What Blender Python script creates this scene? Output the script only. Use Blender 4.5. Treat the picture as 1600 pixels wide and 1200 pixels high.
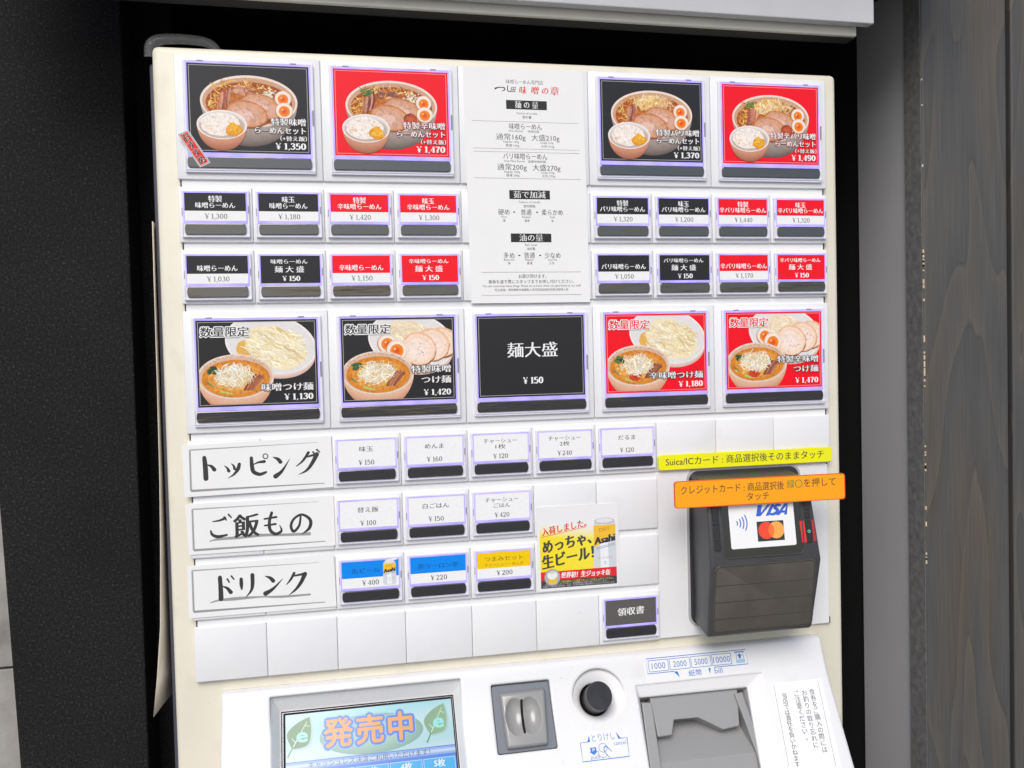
import bpy, bmesh, math, random
from mathutils import Vector, Matrix
random.seed(7)
R = math.radians
scene = bpy.context.scene
COL = scene.collection
for o in list(bpy.data.objects):
    bpy.data.objects.remove(o)

# ------------------------------------------------------------------ camera
cam = bpy.data.cameras.new("camera")
cam.sensor_width = 36.0
cam.lens = 31.918
cam.clip_start = 0.01
cam.clip_end = 200
camo = bpy.data.objects.new("camera", cam)
COL.objects.link(camo)
_r = ((0.97823956, -0.20602426, -0.02452275), (-0.030496, -0.02586717, -0.99920012), (0.20522513, 0.97820494, -0.0315872))
_m = Matrix((( _r[0][0], -_r[1][0], -_r[2][0]), (_r[0][1], -_r[1][1], -_r[2][1]), (_r[0][2], -_r[1][2], -_r[2][2]))).to_4x4()
_m.translation = Vector((0.09418, -0.67221, -0.21569))
camo.matrix_world = _m
scene.camera = camo

# ------------------------------------------------------------------ sky, sun, exposure
SUN_EL, SUN_AZ = R(42), R(200)
w = bpy.data.worlds.new("World")
scene.world = w
w.use_nodes = True
nt = w.node_tree
bg = nt.nodes["Background"]
sky = nt.nodes.new("ShaderNodeTexSky")
sky.sky_type = 'NISHITA'
sky.sun_disc = False
sky.sun_elevation = SUN_EL
sky.sun_rotation = SUN_AZ
sky.air_density = 1.0
sky.dust_density = 2.2
sky.ozone_density = 1.0
nt.links.new(sky.outputs[0], bg.inputs[0])
bg.inputs[1].default_value = 0.10
sl = bpy.data.lights.new("sun", 'SUN')
sl.energy = 1.5
sl.angle = R(35)
sl.color = (1.0, 0.97, 0.935)
so = bpy.data.objects.new("sun", sl)
COL.objects.link(so)
_d = Vector((math.sin(SUN_AZ) * math.cos(SUN_EL), math.cos(SUN_AZ) * math.cos(SUN_EL), math.sin(SUN_EL)))
so.location = _d * 5
so.rotation_euler = _d.to_track_quat('Z', 'Y').to_euler()
scene.view_settings.view_transform = 'Standard'
scene.view_settings.look = 'None'
scene.view_settings.gamma = 1
scene.view_settings.use_curve_mapping = False
scene.view_settings.exposure = 0.50

# ------------------------------------------------------------------ helpers
def lin(h):
    if not isinstance(h, str):
        return tuple(h[:3])
    v = [int(h[i:i + 2], 16) / 255 for i in (0, 2, 4)]
    return tuple(c / 12.92 if c < 0.04045 else ((c + 0.055) / 1.055) ** 2.4 for c in v)

def mat(name, base, rough=0.5, metal=0.0, emit=None, estr=1.0, bump=0.0, bscale=600.0, coat=0.0, vary=0.0,
        vscale=40.0, bevel=0.0, trans=0.0, alpha=1.0, spec=0.5, specks=0.0):
    m = bpy.data.materials.new(name)
    m.use_nodes = True
    t = m.node_tree
    b = t.nodes["Principled BSDF"]
    base = lin(base)
    b.inputs["Base Color"].default_value = (*base, 1)
    b.inputs["Roughness"].default_value = rough
    b.inputs["Metallic"].default_value = metal
    b.inputs["Coat Weight"].default_value = coat
    b.inputs["Coat Roughness"].default_value = 0.06
    b.inputs["Transmission Weight"].default_value = trans
    b.inputs["Alpha"].default_value = alpha
    b.inputs["Specular IOR Level"].default_value = spec
    tc = t.nodes.new("ShaderNodeTexCoord")
    if emit:
        b.inputs["Emission Color"].default_value = (*lin(emit), 1)
        b.inputs["Emission Strength"].default_value = estr
    if vary:
        n = t.nodes.new("ShaderNodeTexNoise")
        n.inputs["Scale"].default_value = vscale
        n.inputs["Detail"].default_value = 6
        t.links.new(tc.outputs["Object"], n.inputs["Vector"])
        cr = t.nodes.new("ShaderNodeValToRGB")
        cr.color_ramp.elements[0].position = 0.3
        cr.color_ramp.elements[1].position = 0.7
        cr.color_ramp.elements[0].color = (*[c * (1 - vary) for c in base], 1)
        cr.color_ramp.elements[1].color = (*[min(1, c * (1 + vary)) for c in base], 1)
        t.links.new(n.outputs["Fac"], cr.inputs["Fac"])
        t.links.new(cr.outputs["Color"], b.inputs["Base Color"])
        mr = t.nodes.new("ShaderNodeMapRange")
        mr.inputs["To Min"].default_value = max(0.02, rough * 0.8)
        mr.inputs["To Max"].default_value = min(1, rough * 1.25)
        t.links.new(n.outputs["Fac"], mr.inputs["Value"])
        t.links.new(mr.outputs["Result"], b.inputs["Roughness"])
    if specks:
        for sc, lo, hi, dark in ((210, .735, .76, .45), (26, .60, .78, .88)):
            n3 = t.nodes.new("ShaderNodeTexNoise")
            n3.inputs["Scale"].default_value = sc
            n3.inputs["Detail"].default_value = 3
            oi = t.nodes.new("ShaderNodeObjectInfo")
            av = t.nodes.new("ShaderNodeVectorMath")
            t.links.new(tc.outputs["Object"], av.inputs[0])
            t.links.new(oi.outputs["Location"], av.inputs[1])
            t.links.new(av.outputs[0], n3.inputs["Vector"])
            m3 = t.nodes.new("ShaderNodeMapRange")
            m3.inputs["From Min"].default_value = lo
            m3.inputs["From Max"].default_value = hi
            m3.inputs["To Max"].default_value = specks
            t.links.new(n3.outputs["Fac"], m3.inputs["Value"])
            x3 = t.nodes.new("ShaderNodeMix")
            x3.data_type = 'RGBA'
            x3.blend_type = 'MULTIPLY'
            x3.inputs["B"].default_value = (dark, dark * .98, dark * .93, 1)
            t.links.new(m3.outputs["Result"], x3.inputs["Factor"])
            if b.inputs["Base Color"].links:
                t.links.new(b.inputs["Base Color"].links[0].from_socket, x3.inputs["A"])
            else:
                x3.inputs["A"].default_value = (*base, 1)
            t.links.new(x3.outputs["Result"], b.inputs["Base Color"])
    nrm = None
    if bevel:
        bv = t.nodes.new("ShaderNodeBevel")
        bv.samples = 6
        bv.inputs["Radius"].default_value = bevel
        nrm = bv.outputs["Normal"]
    if bump:
        n2 = t.nodes.new("ShaderNodeTexNoise")
        n2.inputs["Scale"].default_value = bscale
        n2.inputs["Detail"].default_value = 4
        t.links.new(tc.outputs["Object"], n2.inputs["Vector"])
        bp = t.nodes.new("ShaderNodeBump")
        bp.inputs["Strength"].default_value = bump
        bp.inputs["Distance"].default_value = 0.001
        t.links.new(n2.outputs["Fac"], bp.inputs["Height"])
        if nrm:
            t.links.new(nrm, bp.inputs["Normal"])
        nrm = bp.outputs["Normal"]
    if nrm:
        t.links.new(nrm, b.inputs["Normal"])
    return m

def print_mat(name, rough, coat, estr=0.0, mottled=0.0):
    m = bpy.data.materials.new(name)
    m.use_nodes = True
    t = m.node_tree
    b = t.nodes["Principled BSDF"]
    a = t.nodes.new("ShaderNodeVertexColor")
    a.layer_name = "ink"
    src = a.outputs["Color"]
    if mottled:
        tc = t.nodes.new("ShaderNodeTexCoord")
        n = t.nodes.new("ShaderNodeTexNoise")
        n.inputs["Scale"].default_value = 900
        n.inputs["Detail"].default_value = 3
        t.links.new(tc.outputs["Object"], n.inputs["Vector"])
        mr = t.nodes.new("ShaderNodeMapRange")
        mr.inputs["From Min"].default_value = 0.3
        mr.inputs["From Max"].default_value = 0.7
        mr.inputs["To Min"].default_value = 1 - mottled
        mr.inputs["To Max"].default_value = 1 + mottled * 0.5
        t.links.new(n.outputs["Fac"], mr.inputs["Value"])
        mx = t.nodes.new("ShaderNodeMix")
        mx.data_type = 'RGBA'
        mx.blend_type = 'MULTIPLY'
        mx.inputs["Factor"].default_value = 1
        t.links.new(src, mx.inputs["A"])
        t.links.new(mr.outputs["Result"], mx.inputs["B"])
        src = mx.outputs["Result"]
        # the grain of the printed food photographs (ink alpha 0 marks them)
        n2 = t.nodes.new("ShaderNodeTexNoise")
        n2.inputs["Scale"].default_value = 520
        n2.inputs["Detail"].default_value = 5
        n2.inputs["Roughness"].default_value = .7
        n2.inputs["Distortion"].default_value = .6
        t.links.new(tc.outputs["Object"], n2.inputs["Vector"])
        cr = t.nodes.new("ShaderNodeValToRGB")
        e = cr.color_ramp.elements
        e[0].position, e[0].color = .32, (.36, .24, .16, 1)
        e[1].position, e[1].color = .66, (1.22, 1.20, 1.16, 1)
        k = e.new(.47)
        k.color = (.92, .86, .80, 1)
        t.links.new(n2.outputs["Fac"], cr.inputs["Fac"])
        inv = t.nodes.new("ShaderNodeMath")
        inv.operation = 'SUBTRACT'
        inv.inputs[0].default_value = 1
        t.links.new(a.outputs["Alpha"], inv.inputs[1])
        mx2 = t.nodes.new("ShaderNodeMix")
        mx2.data_type = 'RGBA'
        mx2.blend_type = 'MULTIPLY'
        t.links.new(inv.outputs[0], mx2.inputs["Factor"])
        t.links.new(src, mx2.inputs["A"])
        t.links.new(cr.outputs["Color"], mx2.inputs["B"])
        src = mx2.outputs["Result"]
    t.links.new(src, b.inputs["Base Color"])
    b.inputs["Roughness"].default_value = rough
    b.inputs["Coat Weight"].default_value = coat
    b.inputs["Coat Roughness"].default_value = 0.08
    if estr:
        t.links.remove(b.inputs["Base Color"].links[0])
        b.inputs["Base Color"].default_value = (.02, .02, .02, 1)
        t.links.new(src, b.inputs["Emission Color"])
        b.inputs["Emission Strength"].default_value = estr
    return m

WPOS = {}
def obj(name, data, mats, parent=None, loc=(0, 0, 0), smooth=None):
    """data: bmesh in metres, relative to loc (world)."""
    if isinstance(data, bmesh.types.BMesh):
        me = bpy.data.meshes.new(name)
        data.normal_update()
        data.to_mesh(me)
        data.free()
    else:
        me = data
    if mats is not None and len(me.materials) == 0:
        for m in (mats if isinstance(mats, (list, tuple)) else [mats]):
            me.materials.append(m)
    if smooth is not None:
        me.polygons.foreach_set("use_smooth", [True] * len(me.polygons))
        me.set_sharp_from_angle(angle=R(smooth))
    o = bpy.data.objects.new(name, me)
    COL.objects.link(o)
    place(o, loc, parent)
    return o

def place(o, loc, parent):
    loc = Vector(loc)
    WPOS[o.name] = loc
    if parent:
        o.parent = parent
        o.location = loc - WPOS[parent.name]
    else:
        o.location = loc

def thing(name, label, cat, loc, group=None):
    o = bpy.data.objects.new(name, None)
    o.empty_display_size = 0.02
    COL.objects.link(o)
    place(o, loc, None)
    return tag(o, label, cat, group)

def tag(o, label, cat, group=None):
    o["label"] = label
    o["category"] = cat
    if group:
        o["group"] = group
    return o

def box(bm, x0, x1, y0, y1, z0, z1, bev=0.0, seg=2, mi=0):
    vs = [bm.verts.new((x, y, z)) for x in (x0, x1) for y in (y0, y1) for z in (z0, z1)]
    q = [(0, 1, 3, 2), (4, 6, 7, 5), (0, 4, 5, 1), (2, 3, 7, 6), (0, 2, 6, 4), (1, 5, 7, 3)]
    fs = [bm.faces.new([vs[i] for i in f]) for f in q]
    for f in fs:
        f.material_index = mi
    if bev:
        es = list({e for f in fs for e in f.edges})
        r = bmesh.ops.bevel(bm, geom=es, offset=bev, segments=seg, affect='EDGES', profile=0.5)
        for f in r["faces"]:
            f.material_index = mi
    return fs

class Fr:
    """local frame in millimetres: a along ux, b along ub, h along un (towards the viewer)"""
    def __init__(s, o, ux, ub, un=None):
        s.o = Vector(o)
        s.ux = Vector(ux).normalized()
        s.ub = Vector(ub).normalized()
        s.un = Vector(un).normalized() if un else s.ub.cross(s.ux).normalized()
    def __call__(s, a, b, h=0.0):
        return s.o + (s.ux * a + s.ub * b + s.un * h) * 0.001

FACE = Fr((0, 0, 0), (1, 0, 0), (0, 0, -1), (0, -1, 0))          # machine front, b runs downwards
LOW = Fr((0, -0.013, -0.478), (1, 0, 0), (0, -.6, -1), (0, -1, .6))   # sloping console
UPB = Fr((0, -0.003, -0.452), (1, 0, 0), (0, -.010, -.026), (0, -.026, .010))
TU = Fr((0, -.033, -.320), (1, 0, 0), (0, -.009, -.058), (0, -.058, .009))
TV = Fr((0, -.042, -.378), (1, 0, 0), (0, .008, -.055), (0, -.055, -.008))

def prism(bm, fr, pts, h0, h1, bev=0.0, seg=2, mi=0, top_pts=None):
    lo = [bm.verts.new(fr(a, b, h0)) for a, b in pts]
    hi = [bm.verts.new(fr(a, b, h1)) for a, b in (top_pts or pts)]
    n = len(pts)
    fs = [bm.faces.new(lo[::-1]), bm.faces.new(hi)]
    for i in range(n):
        j = (i + 1) % n
        fs.append(bm.faces.new((lo[i], lo[j], hi[j], hi[i])))
    for f in fs:
        f.material_index = mi
    if bev:
        es = list({e for f in fs for e in f.edges if e not in fs[0].edges})
        r = bmesh.ops.bevel(bm, geom=es, offset=bev * .001, segments=seg, affect='EDGES', profile=0.5)
        for f in r["faces"]:
            f.material_index = mi
    bmesh.ops.recalc_face_normals(bm, faces=[f for f in bm.faces if f.is_valid])

def rrect(x0, y0, x1, y1, r, n=5):
    p = []
    for cx, cy, a0 in ((x1 - r, y1 - r, 0), (x0 + r, y1 - r, 90), (x0 + r, y0 + r, 180), (x1 - r, y0 + r, 270)):
        for i in range(n + 1):
            a = R(a0 + 90 * i / n)
            p.append((cx + r * math.cos(a), cy + r * math.sin(a)))
    return p

def ell(cx, cy, rx, ry, n=40, a0=0, a1=360, rot=0):
    p = []
    c, s = math.cos(R(rot)), math.sin(R(rot))
    full = abs(a1 - a0) >= 360
    for i in range(n if full else n + 1):
        a = R(a0 + (a1 - a0) * i / n)
        x, y = rx * math.cos(a), ry * math.sin(a)
        p.append((cx + x * c - y * s, cy + x * s + y * c))
    return p

def spline(pts, n=6):
    if len(pts) < 3:
        return [tuple(p) for p in pts]
    out = []
    P = [pts[0]] + list(pts) + [pts[-1]]
    for i in range(1, len(P) - 2):
        p0, p1, p2, p3 = P[i - 1:i + 3]
        for k in range(n):
            t = k / n
            out.append(tuple(0.5 * ((2 * b) + (-a + c) * t + (2 * a - 5 * b + 4 * c - d) * t * t + (-a + 3 * b - 3 * c + d) * t ** 3)
                             for a, b, c, d in zip(p0, p1, p2, p3)))
    out.append(tuple(pts[-1]))
    return out

_glyphs = {}
def glyphs(body, offset, res):
    k = (body, offset, res)
    if k in _glyphs:
        return _glyphs[k]
    c = bpy.data.curves.new("lettering", 'FONT')
    c.body = body
    c.size = 1
    c.offset = offset
    c.resolution_u = res
    o = bpy.data.objects.new("lettering", c)
    COL.objects.link(o)
    dg = bpy.context.evaluated_depsgraph_get()
    me = bpy.data.meshes.new_from_object(o.evaluated_get(dg))
    vs = [(v.co.x, v.co.y) for v in me.vertices]
    fs = [tuple(p.vertices) for p in me.polygons]
    bpy.data.objects.remove(o)
    bpy.data.curves.remove(c)
    bpy.data.meshes.remove(me)
    _glyphs[k] = (vs, fs)
    return _glyphs[k]

class Flat:
    """printed matter: coloured shapes stacked a few hundredths of a millimetre apart in one mesh"""
    def __init__(s, fr, h=0.0, dh=0.0012, tr=None):
        s.bm = bmesh.new()
        s.lay = s.bm.loops.layers.float_color.new("ink")
        s.fr, s.h, s.dh = fr, h, dh
        s.tr = tr or (lambda a, b: (a, b))
        s.clip = None
        s.grain = 0.0
    def up(s):
        s.h += s.dh
    def _face(s, vs, cols):
        try:
            f = s.bm.faces.new(vs)
        except ValueError:
            return
        for l, c in zip(f.loops, cols):
            l[s.lay] = (*c, 1 - s.grain)
    def poly(s, pts, col, up=True):
        if up:
            s.up()
        if s.clip:
            pts = clip_poly(pts, s.clip)
            if len(pts) < 3:
                return
        c = None if callable(col) else lin(col)
        vs = [s.bm.verts.new(s.fr(*s.tr(a, b), s.h)) for a, b in pts]
        s._face(vs, [lin(col(a, b)) if c is None else c for a, b in pts])
    def rect(s, x0, y0, x1, y1, col, up=True):
        s.poly([(x0, y0), (x1, y0), (x1, y1), (x0, y1)], col, up)
    def frame(s, x0, y0, x1, y1, t, col):
        s.up()
        s.rect(x0, y0, x1, y0 + t, col, False)
        s.rect(x0, y1 - t, x1, y1, col, False)
        s.rect(x0, y0 + t, x0 + t, y1 - t, col, False)
        s.rect(x1 - t, y0 + t, x1, y1 - t, col, False)
    def grid(s, x0, y0, x1, y1, fn, nx=8, ny=8):
        s.up()
        vs = [[s.bm.verts.new(s.fr(*s.tr(x0 + (x1 - x0) * i / nx, y0 + (y1 - y0) * j / ny), s.h)) for i in range(nx + 1)] for j in range(ny + 1)]
        for j in range(ny):
            for i in range(nx):
                q = [(i, j), (i + 1, j), (i + 1, j + 1), (i, j + 1)]
                s._face([vs[b][a] for a, b in q], [lin(fn(a / nx, b / ny)) for a, b in q])
    def stroke(s, pts, wid, col, n=6, nib=None, closed=False, up=True):
        """strip along pts; wid scalar or list; nib=(wmin,wmax): width by direction (thin horizontals)"""
        if up:
            s.up()
        m = len(pts)
        if nib is None:
            wl = [wid] * m if not isinstance(wid, (list, tuple)) else list(wid)
            P = spline([(p[0], p[1], w_) for p, w_ in zip(pts, wl)], n)
        else:
            P = spline([(p[0], p[1], 0) for p in pts], n)
        if closed:
            P = P[:-1]
        N = len(P)
        L_, R_ = [], []
        for i in range(N):
            a = P[(i - 1) % N] if (closed or i > 0) else P[i]
            b = P[(i + 1) % N] if (closed or i < N - 1) else P[i]
            dx, dy = b[0] - a[0], b[1] - a[1]
            l = math.hypot(dx, dy) or 1e-9
            dx, dy = dx / l, dy / l
            wd = P[i][2] if nib is None else nib[0] + (nib[1] - nib[0]) * abs(dy) ** 1.6
            L_.append((P[i][0] - dy * wd / 2, P[i][1] + dx * wd / 2))
            R_.append((P[i][0] + dy * wd / 2, P[i][1] - dx * wd / 2))
        c = lin(col)
        if s.clip:
            for i in range(N - 1):
                q = clip_poly([L_[i], L_[i + 1], R_[i + 1], R_[i]], s.clip)
                if len(q) > 2:
                    s._face([s.bm.verts.new(s.fr(*s.tr(*p), s.h)) for p in q], [c] * len(q))
            return
        lv = [s.bm.verts.new(s.fr(*s.tr(*p), s.h)) for p in L_]
        rv = [s.bm.verts.new(s.fr(*s.tr(*p), s.h)) for p in R_]
        for i in range(N if closed else N - 1):
            j = (i + 1) % N
            s._face([lv[i], lv[j], rv[j], rv[i]], [c] * 4)
    def text(s, body, x, y, em, col, width=None, align='C', offset=0.0, smear=0.0, copies=3, rot=0.0, skew=0.0, res=2, outline=None, ow=0.3, mid=0.36, fat=0.0):
        """x,y in mm: y is the vertical middle of the em box; width = printed width in mm"""
        if outline:
            k = 8
            for i in range(k):
                a = 2 * math.pi * i / k
                s.text(body, x + ow * math.cos(a), y + ow * math.sin(a), em, outline, width, align, min(0.0, offset), smear, 2 if smear else 1, rot, skew, 1)
        if offset > 0:
            fat, offset = offset * 1.3, 0.0
        if fat:
            for i in range(6):
                a = 2 * math.pi * i / 6
                s.text(body, x + fat * em * math.cos(a), y + fat * em * math.sin(a), em, col, width, align, 0.0, smear, copies, rot, skew, res, mid=mid)
            return
        vs, fs = glyphs(body, offset, res)
        if not vs:
            return
        xs = [v[0] for v in vs]
        x0, x1 = min(xs), max(xs)
        sx = em if width is None else (width - smear * em) / (x1 - x0)
        wd = (x1 - x0) * sx
        left = {'C': -wd / 2, 'L': 0, 'R': -wd}[align]
        ca, sa = math.cos(R(rot)), math.sin(R(rot))
        c = lin(col)
        n = copies if smear else 1
        for k in range(n):
            s.up()
            d = 0 if n == 1 else smear * em * (k / (n - 1) - 0.5)
            bv = []
            for px, py in vs:
                lx = (px - x0) * sx + left + d
                ly = -(py - mid) * em
                lx -= ly * skew
                bv.append(s.bm.verts.new(s.fr(*s.tr(x + lx * ca + ly * sa, y - lx * sa + ly * ca), s.h)))
            for f in fs:
                s._face([bv[i] for i in f], [c] * len(f))
    def serif(s, txt, x, y, h, col, width=None, align='C', bold=False):
        """price numerals with thick stems and thin hairlines; y is the vertical middle, h the figure height"""
        wmax, wmin = (0.20, 0.07) if bold else (0.115, 0.055)
        adv = {',': 0.24, ' ': 0.22, '.': 0.22}
        wd = sum(adv.get(ch, 0.58 if ch != '1' else 0.5) for ch in txt)
        sx = h if width is None else width / wd
        cx = x - {'C': wd * sx / 2, 'L': 0, 'R': wd * sx}[align]
        for ch in txt:
            a = adv.get(ch, 0.58 if ch != '1' else 0.5)
            for kind, pts, ww in DIG.get(ch, []):
                P = [(cx + (p[0] + 0.04) * sx, y + h * (0.5 - p[1])) for p in pts]
                k = sx * 1.0
                if kind == 'n':
                    s.stroke(P, 0, col, 4, nib=(wmin * k, wmax * k))
                elif kind == 'o':
                    s.stroke(P + [P[0]], 0, col, 4, nib=(wmin * k, wmax * k), closed=True)
                else:
                    s.stroke(P, [q * k * (wmax if kind == 't' else 1) for q in ww], col, 4)
            cx += a * sx
    def build(s, name, m, parent=None, loc=(0, 0, 0), back=None):
        if loc != (0, 0, 0):
            bmesh.ops.translate(s.bm, verts=s.bm.verts, vec=-Vector(loc))
        return obj(name, s.bm, m, parent, loc)

def clip_poly(pts, r):
    def cut(P, ins, inter):
        out = []
        for i in range(len(P)):
            a, b = P[i - 1], P[i]
            if ins(b):
                if not ins(a):
                    out.append(inter(a, b))
                out.append(b)
            elif ins(a):
                out.append(inter(a, b))
        return out
    x0, y0, x1, y1 = r
    def ix(v):
        return lambda a, b: (v, a[1] + (b[1] - a[1]) * (v - a[0]) / ((b[0] - a[0]) or 1e-9))
    def iy(v):
        return lambda a, b: (a[0] + (b[0] - a[0]) * (v - a[1]) / ((b[1] - a[1]) or 1e-9), v)
    P = list(pts)
    for ins, it in ((lambda p: p[0] >= x0, ix(x0)), (lambda p: p[0] <= x1, ix(x1)), (lambda p: p[1] >= y0, iy(y0)), (lambda p: p[1] <= y1, iy(y1))):
        P = cut(P, ins, it)
        if len(P) < 3:
            return []
    return P

def _ring(cx, cy, rx, ry):
    return [(cx + rx * math.cos(R(a)), cy + ry * math.sin(R(a))) for a in range(0, 360, 30)]
DIG = {
    '0': [('o', _ring(.25, .5, .19, .46), None)],
    '1': [('t', [(.27, 1), (.27, 0)], [1, 1]), ('w', [(.09, .84), (.27, .97)], [.04, .09]), ('w', [(.1, .02), (.44, .02)], [.05, .05])],
    '2': [('n', [(.07, .72), (.11, .92), (.25, .98), (.41, .88), (.41, .68), (.28, .42), (.06, .05)], None), ('w', [(.05, .05), (.45, .05)], [.11, .11]), ('w', [(.44, .02), (.48, .24)], [.07, .02])],
    '3': [('n', [(.08, .84), (.24, .98), (.4, .86), (.37, .63), (.19, .53)], None), ('n', [(.19, .53), (.4, .45), (.44, .22), (.27, .02), (.1, .06), (.06, .18)], None)],
    '4': [('w', [(.36, .98), (.04, .3)], [.05, .05]), ('w', [(.02, .28), (.49, .28)], [.05, .05]), ('t', [(.36, 1), (.36, 0)], [1, 1]), ('w', [(.22, .02), (.49, .02)], [.045, .045])],
    '5': [('n', [(.12, .98), (.1, .55)], None), ('w', [(.1, .95), (.42, .95)], [.1, .07]), ('n', [(.1, .53), (.25, .62), (.41, .5), (.43, .26), (.27, .02), (.1, .06), (.06, .17)], None)],
    '6': [('n', [(.41, .88), (.27, .98), (.12, .8), (.07, .45), (.1, .15), (.25, .02), (.4, .12), (.42, .4), (.27, .58), (.1, .42)], None)],
    '7': [('w', [(.05, .94), (.46, .94)], [.1, .1]), ('n', [(.46, .95), (.28, .5), (.2, 0)], None), ('w', [(.06, .96), (.05, .76)], [.06, .02])],
    '8': [('o', _ring(.25, .75, .15, .22), None), ('o', _ring(.25, .26, .19, .24), None)],
    '9': [('n', [(.09, .12), (.23, .02), (.38, .2), (.43, .55), (.4, .85), (.25, .98), (.1, .88), (.08, .6), (.23, .42), (.4, .58)], None)],
    ',': [('w', [(.08, .09), (.1, .0), (.04, -.18)], [.1, .12, .03])],
    '¥': [('w', [(.02, .98), (.26, .5)], [.13, .1]), ('w', [(.5, .98), (.26, .5)], [.05, .05]), ('t', [(.26, .52), (.26, 0)], [1, 1]), ('w', [(.06, .46), (.46, .46)], [.05, .05]), ('w', [(.06, .3), (.46, .3)], [.05, .05]), ('w', [(.14, .02), (.38, .02)], [.045, .045]), ('w', [(-.02, .97), (.16, .97)], [.045, .045]), ('w', [(.38, .97), (.54, .97)], [.045, .045])],
}

# ------------------------------------------------------------------ materials
M_cream = mat("cream_painted_steel", (.70, .662, .55), .42, vary=.035, vscale=14, bump=.10, bscale=900, specks=.9)
M_white = mat("white_module_plastic", (.75, .757, .77), .38, vary=.02, vscale=22, bump=.05, bscale=1500, specks=.6)
M_panel = mat("pale_channel_plastic", (.76, .765, .775), .45, vary=.02)
M_slit = mat("dark_gap", (.03, .03, .035), .8)
M_console = mat("glossy_white_plastic", (.715, .715, .72), .28, vary=.012, vscale=18, bump=.02, bscale=400, bevel=.0030, specks=.6)
M_cover = mat("clear_button_cover", (.70, .698, .735), .14, emit=(.35, .30, .8), estr=.05, coat=.5)
M_tab = mat("button_cover_tab", (.24, .22, .34), .3)
M_bar = mat("dark_push_bar", (.018, .018, .019), .16, coat=1.0, spec=1.0, bump=.5, bscale=34)
_n = M_bar.node_tree
_mp = _n.nodes.new("ShaderNodeMapping")
_mp.inputs["Scale"].default_value = (.35, 1, 2.2)
_oi = _n.nodes.new("ShaderNodeObjectInfo")
_tc = [q for q in _n.nodes if q.type == 'TEX_COORD'][0]
_ad = _n.nodes.new("ShaderNodeVectorMath")
_n.links.new(_tc.outputs["Object"], _ad.inputs[0])
_n.links.new(_oi.outputs["Location"], _ad.inputs[1])
_n.links.new(_ad.outputs[0], _mp.inputs["Vector"])
_n.links.new(_mp.outputs[0], [q for q in _n.nodes if q.type == 'TEX_NOISE'][0].inputs["Vector"])
_b = _n.nodes["Principled BSDF"]
_b.inputs["Coat IOR"].default_value = 1.48
_n.links.new([q for q in _n.nodes if q.type == 'BUMP'][0].outputs[0], _b.inputs["Coat Normal"])
M_print = print_mat("printed_card", .42, .08, mottled=.05)
M_print.node_tree.nodes["Principled BSDF"].inputs["Specular IOR Level"].default_value = .28
M_paper = print_mat("printed_paper", .62, .05, mottled=.03)
M_lamin = print_mat("laminated_print", .30, .6)
M_lcd = print_mat("lit_display", .18, .1, estr=.63)

def glow_mat(name, e):
    m = mat(name, (.40, .36, .80), .35, emit=(.30, .22, 1.0), estr=e)
    t = m.node_tree
    b = t.nodes["Principled BSDF"]
    n = t.nodes.new("ShaderNodeTexNoise")
    n.inputs["Scale"].default_value = 55
    tc = t.nodes.new("ShaderNodeTexCoord")
    oi = t.nodes.new("ShaderNodeObjectInfo")
    ad = t.nodes.new("ShaderNodeVectorMath")
    ad.operation = 'ADD'
    t.links.new(tc.outputs["Object"], ad.inputs[0])
    t.links.new(oi.outputs["Location"], ad.inputs[1])
    t.links.new(ad.outputs[0], n.inputs["Vector"])
    mr = t.nodes.new("ShaderNodeMapRange")
    mr.inputs["From Min"].default_value = .35
    mr.inputs["From Max"].default_value = .65
    mr.inputs["To Min"].default_value = e * .35
    mr.inputs["To Max"].default_value = e * 1.5
    t.links.new(n.outputs["Fac"], mr.inputs["Value"])
    t.links.new(mr.outputs["Result"], b.inputs["Emission Strength"])
    return m
M_glow = glow_mat("violet_lamp_ring", .37)
M_grey = mat("grey_moulded_plastic", (.275, .275, .275), .42, bump=.06, bscale=1400, bevel=.0008)
M_coin = mat("light_grey_coin_plastic", (.28, .277, .27), .24, coat=.3, bevel=.0008)
M_bluegrey = mat("blue_grey_plastic", (.145, .16, .19), .35)
M_black = mat("black_void", (.004, .004, .004), .9)
M_term = mat("charcoal_terminal_plastic", (.048, .048, .051), .38, bump=.12, bscale=2500, vary=.08, vscale=60, bevel=.0012, specks=.5)
M_termgloss = mat("glossy_black_glass", (.008, .008, .009), .06, coat=.6)
M_rubber = mat("black_rubber_key", (.02, .02, .021), .32)
M_chrome = mat("bezel_grey", (.42, .42, .43), .25)
M_flap = mat("smoky_brown_cover", (.088, .078, .064), .22, vary=.22, vscale=26, coat=.6)
M_capm = mat("black_button_plastic", (.022, .022, .024), .22, vary=.2, vscale=120)

# ------------------------------------------------------------------ the setting: ground
bm = bmesh.new()
box(bm, -60, 60, -80, 1.2, -1.35, -1.25)
g = obj("ground", bm, mat("concrete_paving", (.155, .158, .165), .8, vary=.2, vscale=3, bump=.4, bscale=120))
g["kind"] = "structure"

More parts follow.
